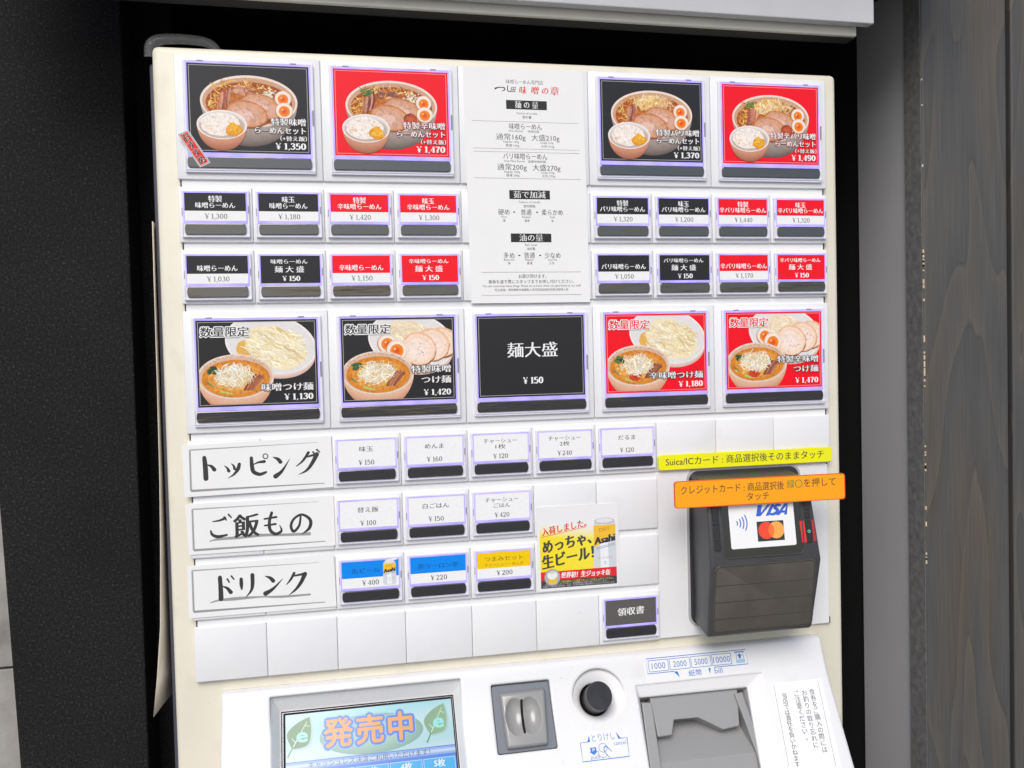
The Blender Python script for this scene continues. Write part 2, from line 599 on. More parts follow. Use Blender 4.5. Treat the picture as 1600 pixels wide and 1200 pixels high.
# black stucco panel on the left
def stucco_mat():
    m = bpy.data.materials.new("black_stucco")
    m.use_nodes = True
    t = m.node_tree
    b = t.nodes["Principled BSDF"]
    tc = t.nodes.new("ShaderNodeTexCoord")
    n = t.nodes.new("ShaderNodeTexNoise")
    n.inputs["Scale"].default_value = 560
    n.inputs["Detail"].default_value = 5
    n.inputs["Roughness"].default_value = .65
    t.links.new(tc.outputs["Object"], n.inputs["Vector"])
    n2 = t.nodes.new("ShaderNodeTexNoise")
    n2.inputs["Scale"].default_value = 9
    t.links.new(tc.outputs["Object"], n2.inputs["Vector"])
    cr = t.nodes.new("ShaderNodeValToRGB")
    e = cr.color_ramp.elements
    e[0].position, e[0].color = .37, (.0042, .0042, .0045, 1)
    e[1].position, e[1].color = .58, (.0140, .0140, .0145, 1)
    k = e.new(.70)
    k.color = (.060, .060, .060, 1)
    t.links.new(n.outputs["Fac"], cr.inputs["Fac"])
    mx = t.nodes.new("ShaderNodeMix")
    mx.data_type = 'RGBA'
    mx.blend_type = 'MULTIPLY'
    mx.inputs["Factor"].default_value = 1
    mr = t.nodes.new("ShaderNodeMapRange")
    mr.inputs["From Min"].default_value = .3
    mr.inputs["From Max"].default_value = .7
    mr.inputs["To Min"].default_value = .75
    mr.inputs["To Max"].default_value = 1.25
    t.links.new(n2.outputs["Fac"], mr.inputs["Value"])
    t.links.new(cr.outputs["Color"], mx.inputs["A"])
    t.links.new(mr.outputs["Result"], mx.inputs["B"])
    t.links.new(mx.outputs["Result"], b.inputs["Base Color"])
    b.inputs["Roughness"].default_value = .85
    b.inputs["Specular IOR Level"].default_value = .25
    bp = t.nodes.new("ShaderNodeBump")
    bp.inputs["Strength"].default_value = .45
    bp.inputs["Distance"].default_value = .001
    t.links.new(n.outputs["Fac"], bp.inputs["Height"])
    t.links.new(bp.outputs["Normal"], b.inputs["Normal"])
    return m
M_stucco = stucco_mat()
bm = bmesh.new()
box(bm, -.149, -.052, .10, .46, -1.25, .9, .0015, 2)
for v_ in bm.verts:
    if v_.co.x < -.1:
        v_.co.x -= (v_.co.z + .5) * .034 - .0005
# a few chips along the corner
tag(obj("stucco_pillar", bm, M_stucco), "black rough stucco pillar to the left of the ticket machine", "pillar")
bm = bmesh.new()
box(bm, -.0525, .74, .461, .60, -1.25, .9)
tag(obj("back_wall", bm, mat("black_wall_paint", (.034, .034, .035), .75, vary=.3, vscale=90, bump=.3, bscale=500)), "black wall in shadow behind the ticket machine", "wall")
bm = bmesh.new()
box(bm, -.0518, -.0228, .150, .170, -1.25, .9)
tag(obj("added_recess_sheet", bm, M_stucco), "narrow black sheet added to brighten the deep gap left of the machine", "board")  # added sheet catching front light so the deep gap reads less black
# concrete wall at far left, with a joint
bm = bmesh.new()
zs = [-1.25, -.905, -.462, -.02, .425, .9]
for a, b_ in zip(zs, zs[1:]):
    box(bm, -1.6, -.1495, .135, .46, a + .001, b_ - .001, .0008, 1)
cw = obj("concrete_wall", bm, mat("weathered_concrete", (.30, .29, .275), .85, vary=.35, vscale=22, bump=.5, bscale=160))
tag(cw, "weathered grey concrete wall at the far left edge", "wall")

# right reveal wall
bm = bmesh.new()
box(bm, .62, .72, .066, .142, -1.25, .9, .0008, 1)
tag(obj("side_wall", bm, mat("satin_grey_paint", (.56, .56, .575), .38, vary=.04, vscale=10, bump=.04, bscale=300)), "smooth grey side wall between the machine and the wooden boards", "wall")
bm = bmesh.new()
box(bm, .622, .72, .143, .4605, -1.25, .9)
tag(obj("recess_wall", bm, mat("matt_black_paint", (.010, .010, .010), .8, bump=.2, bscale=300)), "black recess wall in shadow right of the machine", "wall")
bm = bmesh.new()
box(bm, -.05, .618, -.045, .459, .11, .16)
tag(obj("shade_slab", bm, mat("shade_slab_black", (.012, .012, .012), .8)), "unseen black slab added over the recess to shade the wall top", "shade_slab")  # unseen slab added to darken the recess and the side wall's top

def wood_mat():
    m = bpy.data.materials.new("dark_stained_wood")
    m.use_nodes = True
    t = m.node_tree
    b = t.nodes["Principled BSDF"]
    tc = t.nodes.new("ShaderNodeTexCoord")
    mp = t.nodes.new("ShaderNodeMapping")
    mp.inputs["Scale"].default_value = (10, 10, 1.5)
    t.links.new(tc.outputs["Object"], mp.inputs["Vector"])
    wv = t.nodes.new("ShaderNodeTexNoise")
    wv.inputs["Scale"].default_value = 1.6
    wv.inputs["Detail"].default_value = 1.2
    wv.inputs["Distortion"].default_value = .7
    t.links.new(mp.outputs[0], wv.inputs["Vector"])
    # cathedral bands: sine of the stretched noise
    ml = t.nodes.new("ShaderNodeMath")
    ml.operation = 'MULTIPLY'
    ml.inputs[1].default_value = 7.5
    t.links.new(wv.outputs["Fac"], ml.inputs[0])
    sn = t.nodes.new("ShaderNodeMath")
    sn.operation = 'FRACT'
    t.links.new(ml.outputs[0], sn.inputs[0])
    cr = t.nodes.new("ShaderNodeValToRGB")
    e = cr.color_ramp.elements
    e[0].position, e[0].color = .0, (.050, .049, .048, 1)
    e[1].position, e[1].color = 1., (.066, .065, .064, 1)
    for p_, c_ in ((.05, (.096, .087, .075, 1)), (.12, (.086, .079, .070, 1)), (.35, (.078, .074, .069, 1)), (.75, (.070, .069, .068, 1))):
        k = e.new(p_)
        k.color = c_
    t.links.new(sn.outputs[0], cr.inputs["Fac"])
    # fine fibres
    mp2 = t.nodes.new("ShaderNodeMapping")
    mp2.inputs["Scale"].default_value = (520, 520, 16)
    t.links.new(tc.outputs["Object"], mp2.inputs["Vector"])
    fb = t.nodes.new("ShaderNodeTexNoise")
    fb.inputs["Scale"].default_value = 1
    fb.inputs["Detail"].default_value = 5
    t.links.new(mp2.outputs[0], fb.inputs["Vector"])
    mr = t.nodes.new("ShaderNodeMapRange")
    mr.inputs["From Min"].default_value = .3
    mr.inputs["From Max"].default_value = .7
    mr.inputs["To Min"].default_value = .86
    mr.inputs["To Max"].default_value = 1.1
    t.links.new(fb.outputs["Fac"], mr.inputs["Value"])
    mx = t.nodes.new("ShaderNodeMix")
    mx.data_type = 'RGBA'
    mx.blend_type = 'MULTIPLY'
    mx.inputs["Factor"].default_value = 1
    t.links.new(cr.outputs["Color"], mx.inputs["A"])
    t.links.new(mr.outputs["Result"], mx.inputs["B"])
    t.links.new(mx.outputs["Result"], b.inputs["Base Color"])
    st_ = t.nodes.new("ShaderNodeTexNoise")
    st_.inputs["Scale"].default_value = 2.2
    st_.inputs["Detail"].default_value = 3
    t.links.new(mp.outputs[0], st_.inputs["Vector"])
    sr = t.nodes.new("ShaderNodeMapRange")
    sr.inputs["From Min"].default_value = .50
    sr.inputs["From Max"].default_value = .70
    t.links.new(st_.outputs["Fac"], sr.inputs["Value"])
    mb = t.nodes.new("ShaderNodeMix")
    mb.data_type = 'RGBA'
    mb.blend_type = 'MULTIPLY'
    mb.inputs["B"].default_value = (1.16, 1.0, .80, 1)
    t.links.new(sr.outputs["Result"], mb.inputs["Factor"])
    t.links.new(mx.outputs["Result"], mb.inputs["A"])
    t.links.new(mb.outputs["Result"], b.inputs["Base Color"])
    b.inputs["Roughness"].default_value = .55
    bp = t.nodes.new("ShaderNodeBump")
    bp.inputs["Strength"].default_value = .25
    bp.inputs["Distance"].default_value = .001
    t.links.new(fb.outputs["Fac"], bp.inputs["Height"])
    t.links.new(bp.outputs["Normal"], b.inputs["Normal"])
    return m
M_wood = wood_mat()
post = thing("wooden_post", "dark stained wooden boards with brown grain standing at the right edge", "post", (.72, .05, -1.25))
bm = bmesh.new()
box(bm, .6185, .7055, .042, .0659, -1.25, .9, .0024, 3)
obj("plank", bm, M_wood, post, (0, 0, 0))
bm = bmesh.new()
box(bm, .7085, .95, .0405, .0659, -1.25, .9, .0016, 3)
obj("plank", bm, M_wood, post, (0, 0, 0))
for x_ in (.953, 1.197, 1.441):
    bm = bmesh.new()
    box(bm, x_, x_ + .241, .0412, .0659, -1.25, .9, .0016, 3)
    obj("plank", bm, M_wood, post, (0, 0, 0))
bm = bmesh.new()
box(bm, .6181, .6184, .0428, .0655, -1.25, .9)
obj("lightened_plank_side", bm, mat("lightened_side_wood", (.20, .198, .195), .6, vary=.25, vscale=160, bump=.3, bscale=260), post, (0, 0, 0))  # thin cladding coloured lighter so the shaded plank side looks lit
bm = bmesh.new()
rr = random.Random(3)
for z0, z1, k in ((-.135, -.185, 9), (-.20, -.26, 8), (-.275, -.33, 5), (-.36, -.42, 5), (.02, -.06, 3)):
    for i in range(k):
        z = z0 + (z1 - z0) * rr.random()
        l = .0012 + .005 * rr.random() ** 2
        a = .0003 + .0005 * rr.random()
        box(bm, .6185 + .0003, .6185 + a + .0010, .0420 + .0003, .0420 + a + .0010, z, z + l)
obj("worn_edge", bm, mat("bare_wood_chip", (.66, .52, .34), .8), post, (0, 0, 0))

# white boards overhead
sb = thing("overhead_board", "white double layered board hung above the ticket machine", "sign board", (.2, .0, .036))
bm = bmesh.new()
box(bm, -.12, .5368, -.012, -.003, .0431, .26, .0008, 2)
M_opal = mat("opal_white_sheet", (.60, .61, .635), .45, vary=.03)
_t = M_opal.node_tree
_tr = _t.nodes.new("ShaderNodeBsdfTranslucent")
_tr.inputs[0].default_value = (.80, .76, .68, 1)
_ms = _t.nodes.new("ShaderNodeMixShader")
_ms.inputs[0].default_value = .2
_t.links.new(_t.nodes["Principled BSDF"].outputs[0], _ms.inputs[1])
_t.links.new(_tr.outputs[0], _ms.inputs[2])
_t.links.new(_ms.outputs[0], _t.nodes["Material Output"].inputs[0])
obj("front_sheet", bm, M_opal, sb)
bm = bmesh.new()
box(bm, -.12, .5275, -.002, .002, .0361, .26, .0006, 1)
obj("rear_sheet", bm, mat("cream_white_board", (.66, .635, .57), .45, vary=.04, vscale=50), sb)
bm = bmesh.new()
box(bm, -.14, .529, .0025, .016, .0361, .26)
obj("backing", bm, mat("dark_backing", (.03, .03, .032), .6), sb)

for ch in sb.children:
    for v_ in ch.data.vertices:
        v_.co.z += (.5275 - v_.co.x) * .0075
# ------------------------------------------------------------------ ticket machine
ROOT = thing("ticket_machine", "cream and white meal ticket vending machine covered in ramen menu buttons", "ticket machine", (.249, .18, -1.25))
bm = bmesh.new()
box(bm, -.0149, .5127, .0045, .34, -1.25, .0066, .0045, 4)
obj("cabinet", bm, M_cream, ROOT, smooth=40)
bm = bmesh.new()
box(bm, -.0215, .518, .034, .33, -1.24, .003, .002, 2)
obj("rear_casing", bm, mat("slate_blue_steel", (.060, .062, .085), .4), ROOT)
bm = bmesh.new()
box(bm, .0024, .4976, .0018, .0060, -.443, -.0005, .0003, 1)
for i, z in enumerate((-.0872, -.1313, -.1744, -.2658, -.3100, -.3546, -.3988)):
    box(bm, .0017, .0025, .0016, .0060, z - .0046, z + .0002, mi=1)
    box(bm, .4970, .4979, .0016, .0060, z - .0046, z + .0002, mi=1)
obj("button_panel", bm, [M_panel, M_slit], ROOT)
bm = bmesh.new()
box(bm, .3488, .4980, .0012, .0058, -.4425, -.3110, .0003, 1)
box(bm, .4978, .4990, .0015, .0050, -.4428, -.4375, mi=1)
obj("reader_plate", bm, [M_white, M_slit], ROOT)

CW = .05
ROWZ = {0: 0.0, 2: -.0921, 3: -.1361, 4: -.1794, 5: -.2705, 6: -.3150, 7: -.3592, 8: -.4035}
ROWH = {0: .0870, 2: .0390, 3: .0381, 4: .0862, 5: .0393, 6: .0394, 7: .0394, 8: .0395}

def plate_mesh(nx, h):
    bm = bmesh.new()
    box(bm, .00013, CW * nx - .00013, 0, .0042, -h, 0, .0008, 3)
    me = bpy.data.meshes.new("plate")
    bm.to_mesh(me)
    bm.free()
    me.materials.append(M_white)
    me.polygons.foreach_set("use_smooth", [True] * len(me.polygons))
    me.set_sharp_from_angle(angle=R(50))
    return me
PL = {}
def plate(nx, h):
    if (nx, h) not in PL:
        PL[(nx, h)] = plate_mesh(nx, h)
    return PL[(nx, h)]

def bar_pts(x0, y0, x1, y1, bulge):
    p = [(x0 + bulge, y0), (x1 - bulge, y0)]
    m = (y0 + y1) / 2
    for i in range(1, 8):
        a = R(-90 + 180 * i / 8)
        p.append((x1 - bulge + bulge * math.cos(a) ** .6, m + (y1 - y0) / 2 * math.sin(a)))
    p += [(x1 - bulge, y1), (x0 + bulge, y1)]
    for i in range(1, 8):
        a = R(90 + 180 * i / 8)
        p.append((x0 + bulge - bulge * abs(math.cos(a)) ** .6, m + (y1 - y0) / 2 * math.sin(a)))
    return p

def button_kit(big, h):
    """shared meshes (local: origin at the cell's top left, mm frame)"""
    fr = Fr((0, 0, 0), (1, 0, 0), (0, 0, -1), (0, -1, 0))
    if big:
        ox0, oy0, ox1, oy1 = 5.9, 4.3, 95.0, h * 1000 - 4.6
        cx0, cy0, cx1, cy1 = 8.9, 6.7, 91.8, h * 1000 - 18.5
        bx0, by0, bx1, by1 = 7.6, h * 1000 - 15.4, 92.4, h * 1000 - 7.6
    else:
        ox0, oy0, ox1, oy1 = 2.2, 2.6, 48.0, h * 1000 - 3.1
        cx0, cy0, cx1, cy1 = 4.4, 4.6, 45.7, 24.1
        bx0, by0, bx1, by1 = 4.3, 26.1, 45.6, 33.9
    bm = bmesh.new()
    prism(bm, fr, rrect(ox0, oy0, ox1, oy1, .8, 3), -.3, 2.2, .45, 2)
    # thin raised lips of the clear cover
    for a in ((ox0 + .25, by1 + .9, ox1 - .25, by1 + 1.4), (ox0 + .25, by0 - .6, ox0 + .8, by1 + .9), (ox1 - .8, by0 - .6, ox1 - .25, by1 + .9)):
        prism(bm, fr, [(a[0], a[1]), (a[2], a[1]), (a[2], a[3]), (a[0], a[3])], 2.15, 2.75)
    if big:
        for u in (.135, .845):
            x = ox0 + (ox1 - ox0) * u
            prism(bm, fr, [(x - 2.2, oy0 + .15), (x + 2.2, oy0 + .15), (x + 2.2, oy0 + 1.15), (x - 2.2, oy0 + 1.15)], 2.1, 2.6, mi=1)
        prism(bm, fr, [(ox1 - 1.5, oy0 + 33), (ox1 - .4, oy0 + 33), (ox1 - .4, oy0 + 44), (ox1 - 1.5, oy0 + 44)], 2.1, 2.5, mi=1)
    else:
        prism(bm, fr, [(ox1 - 1.0, oy0 + 11), (ox1 - .35, oy0 + 11), (ox1 - .35, oy0 + 16), (ox1 - 1.0, oy0 + 16)], 2.1, 2.5, mi=1)
        prism(bm, fr, [(ox0 + .3, oy0 + 12.5), (ox0 + .7, oy0 + 12.5), (ox0 + .7, oy0 + 18), (ox0 + .3, oy0 + 18)], 2.1, 2.5, mi=1)
    cover = bpy.data.meshes.new("clear_cover")
    bm.to_mesh(cover)
    bm.free()
    cover.materials.append(M_cover)
    cover.materials.append(M_tab)
    # violet light ring round the card
    bm = bmesh.new()
    g0 = 1.1 if big else .9
    top = 1.7 if big else 1.1
    o = (cx0 - g0, cy0 - top, cx1 + g0 * .9, by0 - .2)
    i = (cx0, cy0, cx1, cy1)
    for a in ((o[0], o[1], o[2], i[1]), (o[0], i[3], o[2], o[3]), (o[0], i[1], i[0], i[3]), (i[2], i[1], o[2], i[3])):
        prism(bm, fr, [(a[0], a[1]), (a[2], a[1]), (a[2], a[3]), (a[0], a[3])], 2.1, 2.5)
    ring = bpy.data.meshes.new("light_frame")
    bm.to_mesh(ring)
    bm.free()
    ring.materials.append(M_glow)
    bm = bmesh.new()
    prism(bm, fr, bar_pts(bx0, by0, bx1, by1, 1.7), 2.1, 3.4, .5, 2)
    bar = bpy.data.meshes.new("push_bar")
    bm.to_mesh(bar)
    bm.free()
    bar.materials.append(M_bar)
    return dict(cover=cover, ring=ring, bar=bar, card=(cx0, cy0, cx1, cy1))
KB0, KB4, KS = button_kit(True, ROWH[0]), button_kit(True, ROWH[4]), button_kit(False, .039)

def menu_button(row, colx, label, paint):
    big = row in (0, 4)
    kit = KB0 if row == 0 else KB4 if row == 4 else KS
    loc = (colx * CW, 0, ROWZ[row])
    o = obj("menu_button", plate(2 if big else 1, ROWH[row]), None, ROOT, loc)
    o["label"] = label
    for nm, me in (("clear_cover", kit["cover"]), ("light_frame", kit["ring"]), ("push_bar", kit["bar"])):
        obj(nm, me, None, o, loc)
    x0, y0, x1, y1 = kit["card"]
    fr = Fr((0, 0, 0), (1, 0, 0), (0, 0, -1), (0, -1, 0))
    fl = Flat(fr, 2.62, tr=lambda u, v: (x0 + u, y0 + v))
    paint(fl, x1 - x0, y1 - y0)
    fl.h = 2.62
    obj("label_card", fl.bm, M_print, o, loc)
    return o

# ---- colours of the printed cards
BLACK, RED, WHITE, INK = (.018, .018, .021), (.84, .002, .014), (.82, .82, .82), (.05, .05, .055)
GREYINK = (.12, .12, .125)

def jig(c, a, r):
    k = 1 + r.uniform(-a, a)
    return tuple(max(0, min(1, x * k)) for x in c)

def strands(F, cx, cy, rx, ry, n, cols, r, length, wid, ang=None):
    for _ in range(n):
        a, q = r.uniform(0, 2 * math.pi), math.sqrt(r.random())
        x, y = cx + rx * q * math.cos(a), cy + ry * q * math.sin(a)
        d = r.uniform(0, 2 * math.pi) if ang is None else R(ang + r.uniform(-25, 25))
        l = length * r.uniform(.6, 1.3)
        b = r.uniform(-.5, .5) * l
        p = [(x - math.cos(d) * l / 2, y - math.sin(d) * l / 2), (x - math.sin(d) * b * .5, y + math.cos(d) * b * .5), (x + math.cos(d) * l / 2, y + math.sin(d) * l / 2)]
        F.stroke(p, [wid * .6, wid, wid * .5], jig(r.choice(cols), .18, r), 3)

def blob(cx, cy, rx, ry, r, n=22, wob=.08, rot=0):
    c, s = math.cos(R(rot)), math.sin(R(rot))
    out = []
    for i in range(n):
        a = 2 * math.pi * i / n
        k = 1 + r.uniform(-wob, wob)
        x, y = rx * k * math.cos(a), ry * k * math.sin(a)
        out.append((cx + x * c - y * s, cy + x * s + y * c))
    return out

def soft(F, cx, cy, rx, ry, c0, c1, n=6, rot=0):
    """nested ellipses from c0 (rim) to c1 (centre)"""
    for i in range(n):
        t = i / (n - 1)
        k = 1 - t * .85
        F.poly(ell(cx, cy, rx * k, ry * k, 30, rot=rot), tuple(a + (b - a) * t for a, b in zip(c0, c1)))

def bowl(F, cx, cy, rx, ry, foot, fw, out0, out1, rim, inner, n=12):
    for i in range(n, 0, -1):
        s = i / n
        k = fw / rx + (1 - fw / rx) * math.sqrt(max(0, 1 - s ** 1.7))
        c = tuple(a + (b - a) * s for a, b in zip(out0, out1))
        y = cy + (foot - cy - ry * .32) * s
        F.poly(ell(cx, y, rx * k, ry * max(.30, k), 36), c)
    F.poly(ell(cx, cy, rx, ry, 48), rim)
    F.poly(ell(cx, cy + ry * .02, rx * .955, ry * .93, 48), inner)

def egg(F, cx, cy, rx, ry, r, rot=0):
    F.poly(ell(cx - .3, cy + .3, rx * 1.04, ry * 1.05, 26, rot=rot), (.45, .16, .05))
    F.poly(ell(cx, cy, rx, ry, 26, rot=rot), (.80, .66, .56))
    F.poly(ell(cx, cy, rx * .85, ry * .86, 26, rot=rot), (.84, .76, .70))
    soft(F, cx, cy + ry * .08, rx * .66, ry * .68, (.84, .26, .02), (.74, .05, .003), 5, rot)
    F.poly(ell(cx - rx * .2, cy - ry * .12, rx * .10, ry * .10, 10), (.95, .6, .4))

def chashu(F, cx, cy, rx, ry, r, rot=0, pale=False):
    e = (.55, .22, .10) if not pale else (.80, .50, .31)
    F.poly(blob(cx, cy + .7, rx * 1.02, ry * 1.03, r, 30, .02, rot), (.30, .10, .04))
    F.poly(blob(cx, cy, rx, ry, r, 36, .025, rot), e)
    F.poly(blob(cx, cy + ry * .03, rx * .92, ry * .90, r, 30, .03, rot), (.66, .34, .20) if not pale else (.86, .66, .53))
    F.poly(blob(cx - rx * .05, cy + ry * .06, rx * .72, ry * .66, r, 24, .05, rot), (.66, .38, .28) if not pale else (.87, .71, .62))
    F.poly(blob(cx - rx * .1, cy + ry * .1, rx * .42, ry * .36, r, 18, .10, rot), (.74, .50, .42) if not pale else (.88, .75, .68))
    for _ in range(7):
        a = r.uniform(0, 6.28)
        q = r.uniform(.1, .55)
        x, y = cx + rx * q * math.cos(a), cy + ry * q * math.sin(a)
        F.stroke([(x, y), (x + rx * r.uniform(.06, .16), y + ry * r.uniform(-.1, .2))], [.25, .5], (.50, .24, .17))

def ramen(F, W, H, red, bari, seed):
    r = random.Random(seed)
    X = lambda u: u * W
    Y = lambda v: v * H
    F.grain = .22
    cx, cy, rx, ry = X(.50), Y(.415), X(.40), Y(.295)
    bowl(F, cx, cy, rx, ry, Y(.88), X(.135), (.42, .34, .30), (.04, .03, .03), (.80, .68, .60), (.58, .33, .21))
    F.grain = .9
    soft(F, cx, cy + ry * .08, rx * .89, ry * .83, (.36, .075, .008), (.66, .22, .03), 6)
    # noodles showing at the left and upper edge
    strands(F, cx - rx * .66, cy + ry * .05, rx * .17, ry * .42, 44, [(.78, .50, .12), (.82, .58, .2), (.62, .30, .06), (.5, .16, .03)], r, 5.5, .7)
    strands(F, cx - rx * .1, cy - ry * .58, rx * .62, ry * .16, 55, [(.78, .5, .14), (.66, .32, .08), (.5, .17, .05), (.8, .56, .2)], r, 5.0, .7)
    if red:
        strands(F, cx - rx * .52, cy - ry * .50, rx * .14, ry * .14, 24, [(.10, .20, .05), (.05, .12, .04), (.2, .3, .08)], r, 4, 1.0)
    # menma
    for k in range(9):
        x = cx - rx * (.60 - .028 * k) + r.uniform(-.6, .6)
        y = cy + ry * (.05 - .03 * k)
        c = jig(r.choice([(.36, .10, .06), (.50, .20, .13), (.24, .06, .05), (.58, .28, .2)]), .2, r)
        F.stroke([(x, y - ry * .30), (x + r.uniform(-1, 1), y), (x - rx * .05, y + ry * .36)], [1.0, 1.9, .8], c, 4)
    if bari:
        F.poly(blob(cx - rx * .02, cy - ry * .46, rx * .36, ry * .36, r, 24, .10), (.80, .55, .25))
        strands(F, cx - rx * .02, cy - ry * .48, rx * .40, ry * .34, 110, [(.84, .66, .36), (.84, .54, .14), (.86, .76, .56), (.80, .46, .12)], r, 5.5, .65)
        strands(F, cx + rx * .42, cy - ry * .42, rx * .2, ry * .2, 26, [(.72, .36, .14), (.8, .6, .36)], r, 6, .6)
    else:
        for k in range(12):
            F.poly(blob(cx - rx * .08 + r.uniform(-7.5, 6), cy - ry * .42 + r.uniform(-2, 2.4), r.uniform(1.4, 3), r.uniform(1.1, 2), r, 10, .2), jig(r.choice([(.55, .25, .16), (.40, .15, .09), (.66, .38, .27), (.25, .09, .06)]), .2, r))
        for k in range(70):
            F.poly(blob(cx + rx * .42 + r.gauss(0, rx * .085), cy - ry * .27 + r.gauss(0, ry * .12), .75, .6, r, 6, .2), jig((.80, .74, .60), .12, r))
    # pork
    F.grain = .55
    chashu(F, cx + rx * .26, cy + ry * .16, rx * .44, ry * .44, r, 18)
    chashu(F, cx - rx * .05, cy + ry * .47, rx * .43, ry * .50, r, 10)
    F.grain = .12
    egg(F, cx + rx * .70, cy - ry * .14, rx * .17, ry * .30, r, 15)
    egg(F, cx + rx * .72, cy + ry * .32, rx * .18, ry * .31, r, 10)
    if red:
        F.grain = .8
        soft(F, cx + rx * .40, cy + ry * .52, rx * .15, ry * .25, (.40, .06, .02), (.62, .13, .05), 4)
    # small bowl of rice
    F.grain = .12
    cx, cy, rx, ry = X(.272), Y(.685), X(.205), Y(.165)
    bowl(F, cx, cy, rx, ry, Y(.945), X(.085), (.64, .30, .19), (.26, .06, .025), (.84, .79, .77), (.70, .64, .62))
    F.poly(ell(cx, cy + ry * .10, rx * .90, ry * .84, 40), (.52, .42, .36))
    F.grain = .42
    F.poly(blob(cx - rx * .06, cy - ry * .02, rx * .78, ry * .80, r, 26, .04), (.86, .80, .75))
    strands(F, cx - rx * .1, cy - ry * .02, rx * .66, ry * .62, 70, [(.88, .84, .80), (.86, .78, .7), (.80, .66, .5)], r, 1.5, .6)
    strands(F, cx - rx * .55, cy + ry * .2, rx * .14, ry * .26, 10, [(.76, .50, .26), (.80, .62, .42)], r, 1.4, .7)
    F.poly(blob(cx + rx * .46, cy + ry * .34, rx * .33, ry * .42, r, 14, .16), (.74, .30, .015))
    F.poly([(cx + rx * .20, cy + ry * .5), (cx + rx * .30, cy - ry * .05), (cx + rx * .46, cy - ry * .22), (cx + rx * .60, cy + ry * .10), (cx + rx * .78, cy + ry * .34), (cx + rx * .60, cy + ry * .62)], (.80, .40, .02))
    strands(F, cx + rx * .45, cy + ry * .22, rx * .24, ry * .34, 16, [(.84, .46, .04), (.70, .28, .01), (.88, .56, .10)], r, 2.6, .6)

